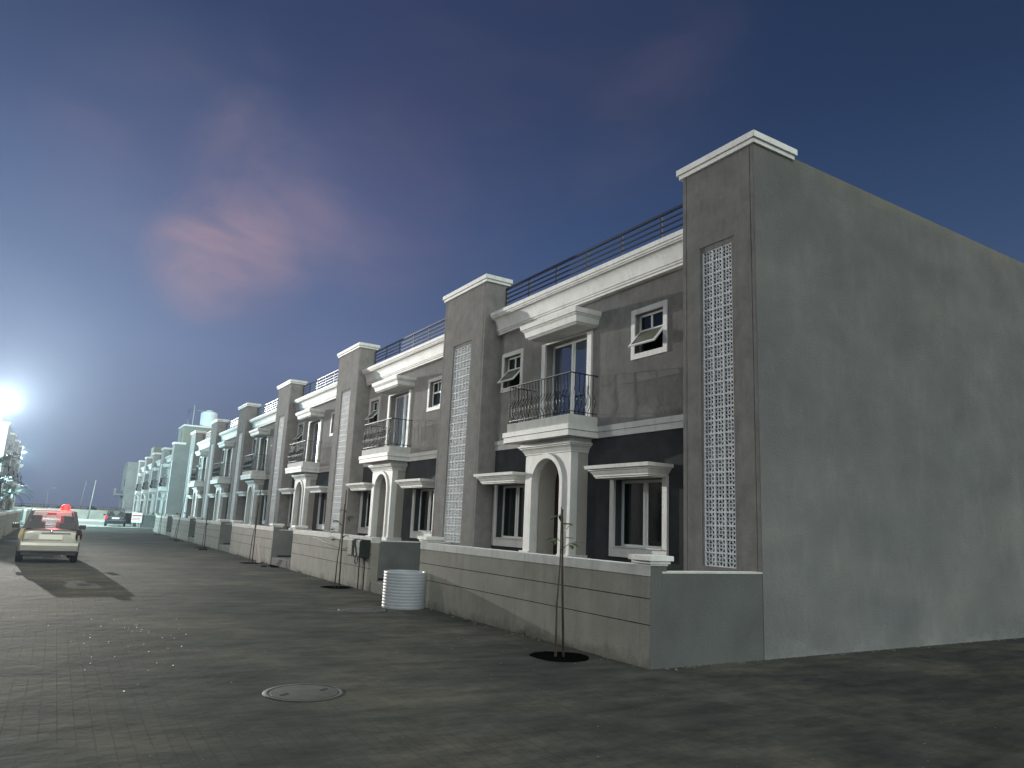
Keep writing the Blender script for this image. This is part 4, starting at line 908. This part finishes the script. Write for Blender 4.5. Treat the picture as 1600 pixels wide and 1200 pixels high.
MB().tube([(0, 0, 0), (0, 0, 4.2), (0.3, 0, 4.6), (1.3, 0, 4.6)], 0.07, 6).build('pole', 'pole_paint', fl)
tag(MB().tube([(8.0, 118, 0), (8.05, 118, 2.9)], 0.06, 6).build('utility_pole', 'pole_paint'), 'short white post behind the dark car', 'pole', 'poles at the end of the street')
# far scrub
fs = MB(); rn = random.Random(2)
for k in range(420):
    x = rn.uniform(-60, 120); y = rn.uniform(170, 200); hgt = rn.uniform(.5, 1.5)
    rock(fs, (x, y, hgt * .3), hgt * rn.uniform(.6, 1.1), rn, .9)
tag(fs.build('far_scrub', 'dark_leaf'), 'dark scrub on the horizon beyond the boundary wall', 'scrub', None, 'stuff')
# sign, hoarding and plants by the side lane
sg = empty('sign_board', (6.45, 75.3, 0), 0, 'white and red notice board at the corner of the side lane', 'sign')
MB().box(-0.5, 0.35, -0.04, 0.0, 0.45, 1.35).build('board', 'sign_white', sg)
MB().box(-0.45, 0.30, -0.048, -0.041, 1.02, 1.14).box(-0.45, 0.20, -0.048, -0.041, 0.82, 0.88).box(-0.45, 0.25, -0.048, -0.041, 0.68, 0.73).build('lettering', 'sign_red', sg)
MB().box(-0.42, -0.36, 0.001, 0.06, 0, 0.9).box(0.2, 0.26, 0.001, 0.06, 0, 0.9).build('leg', 'pole_paint', sg)
ga = empty('gate_panel', (5.9, 79.5, 0), 0, 'dark metal panel between the far car and the notice board', 'gate')
MB().wall(-0.6, 0.45, 0.0, 0.05, 0.25, 1.25, []).build('panel', 'dark_plastic', ga); MB().box(-0.66, -0.6, -0.01, 0.06, 0.0, 1.32).box(0.45, 0.51, -0.01, 0.06, 0, 1.32).box(-0.6, 0.45, -0.01, 0.06, 1.25, 1.32).build('gate_frame', 'pole_paint', ga)
def bush(loc, r_, label, seed):
    rn = random.Random(seed); e = empty('shrub', loc, 0, label, 'shrub'); lf = MB(); st = MB()
    for k in range(9):
        a = rn.uniform(0, 6.28); t_ = Vector((math.cos(a) * r_ * .6, math.sin(a) * r_ * .6, r_ * rn.uniform(.9, 1.7))); st.tube([(0, 0, 0), t_ * .5 + Vector((0, 0, .1)), t_], [.015, .01, .006], 4)
        for q in range(26):
            b = t_ * rn.uniform(.5, 1.05) + Vector((rn.gauss(0, .08), rn.gauss(0, .08), rn.gauss(0, .08))); leaf(lf, b, (rn.uniform(-1, 1), rn.uniform(-1, 1), rn.uniform(-.3, .8)), rn.uniform(.10, .2), .06)
    st.build('stems', 'bark', e); lf.build('leaves', 'leaf', e)
bush((7.6, 76.5, 0.6), .5, 'bright green shrub behind the far corner wall', 31)
bush((6.9, 79.0, 0.9), .35, 'dark small shrub by the notice board', 32)

hz = MB().box(-70, 90, -40, 215, -1.2, 26).build('haze', 'stucco')
hm = bpy.data.materials.new('haze_air'); hm.use_nodes = True; t = hm.node_tree; t.nodes.clear()
o_ = N(t, 'ShaderNodeOutputMaterial'); pv = N(t, 'ShaderNodeVolumePrincipled'); pv.inputs['Density'].default_value = 0.00015; pv.inputs['Color'].default_value = (0.62, 0.80, 1, 1); pv.inputs['Anisotropy'].default_value = 0.72
t.links.new(pv.outputs[0], o_.inputs['Volume']); hz.data.materials.clear(); hz.data.materials.append(hm); tag(hz, 'thin dusk haze filling the street', 'haze', None, 'stuff')
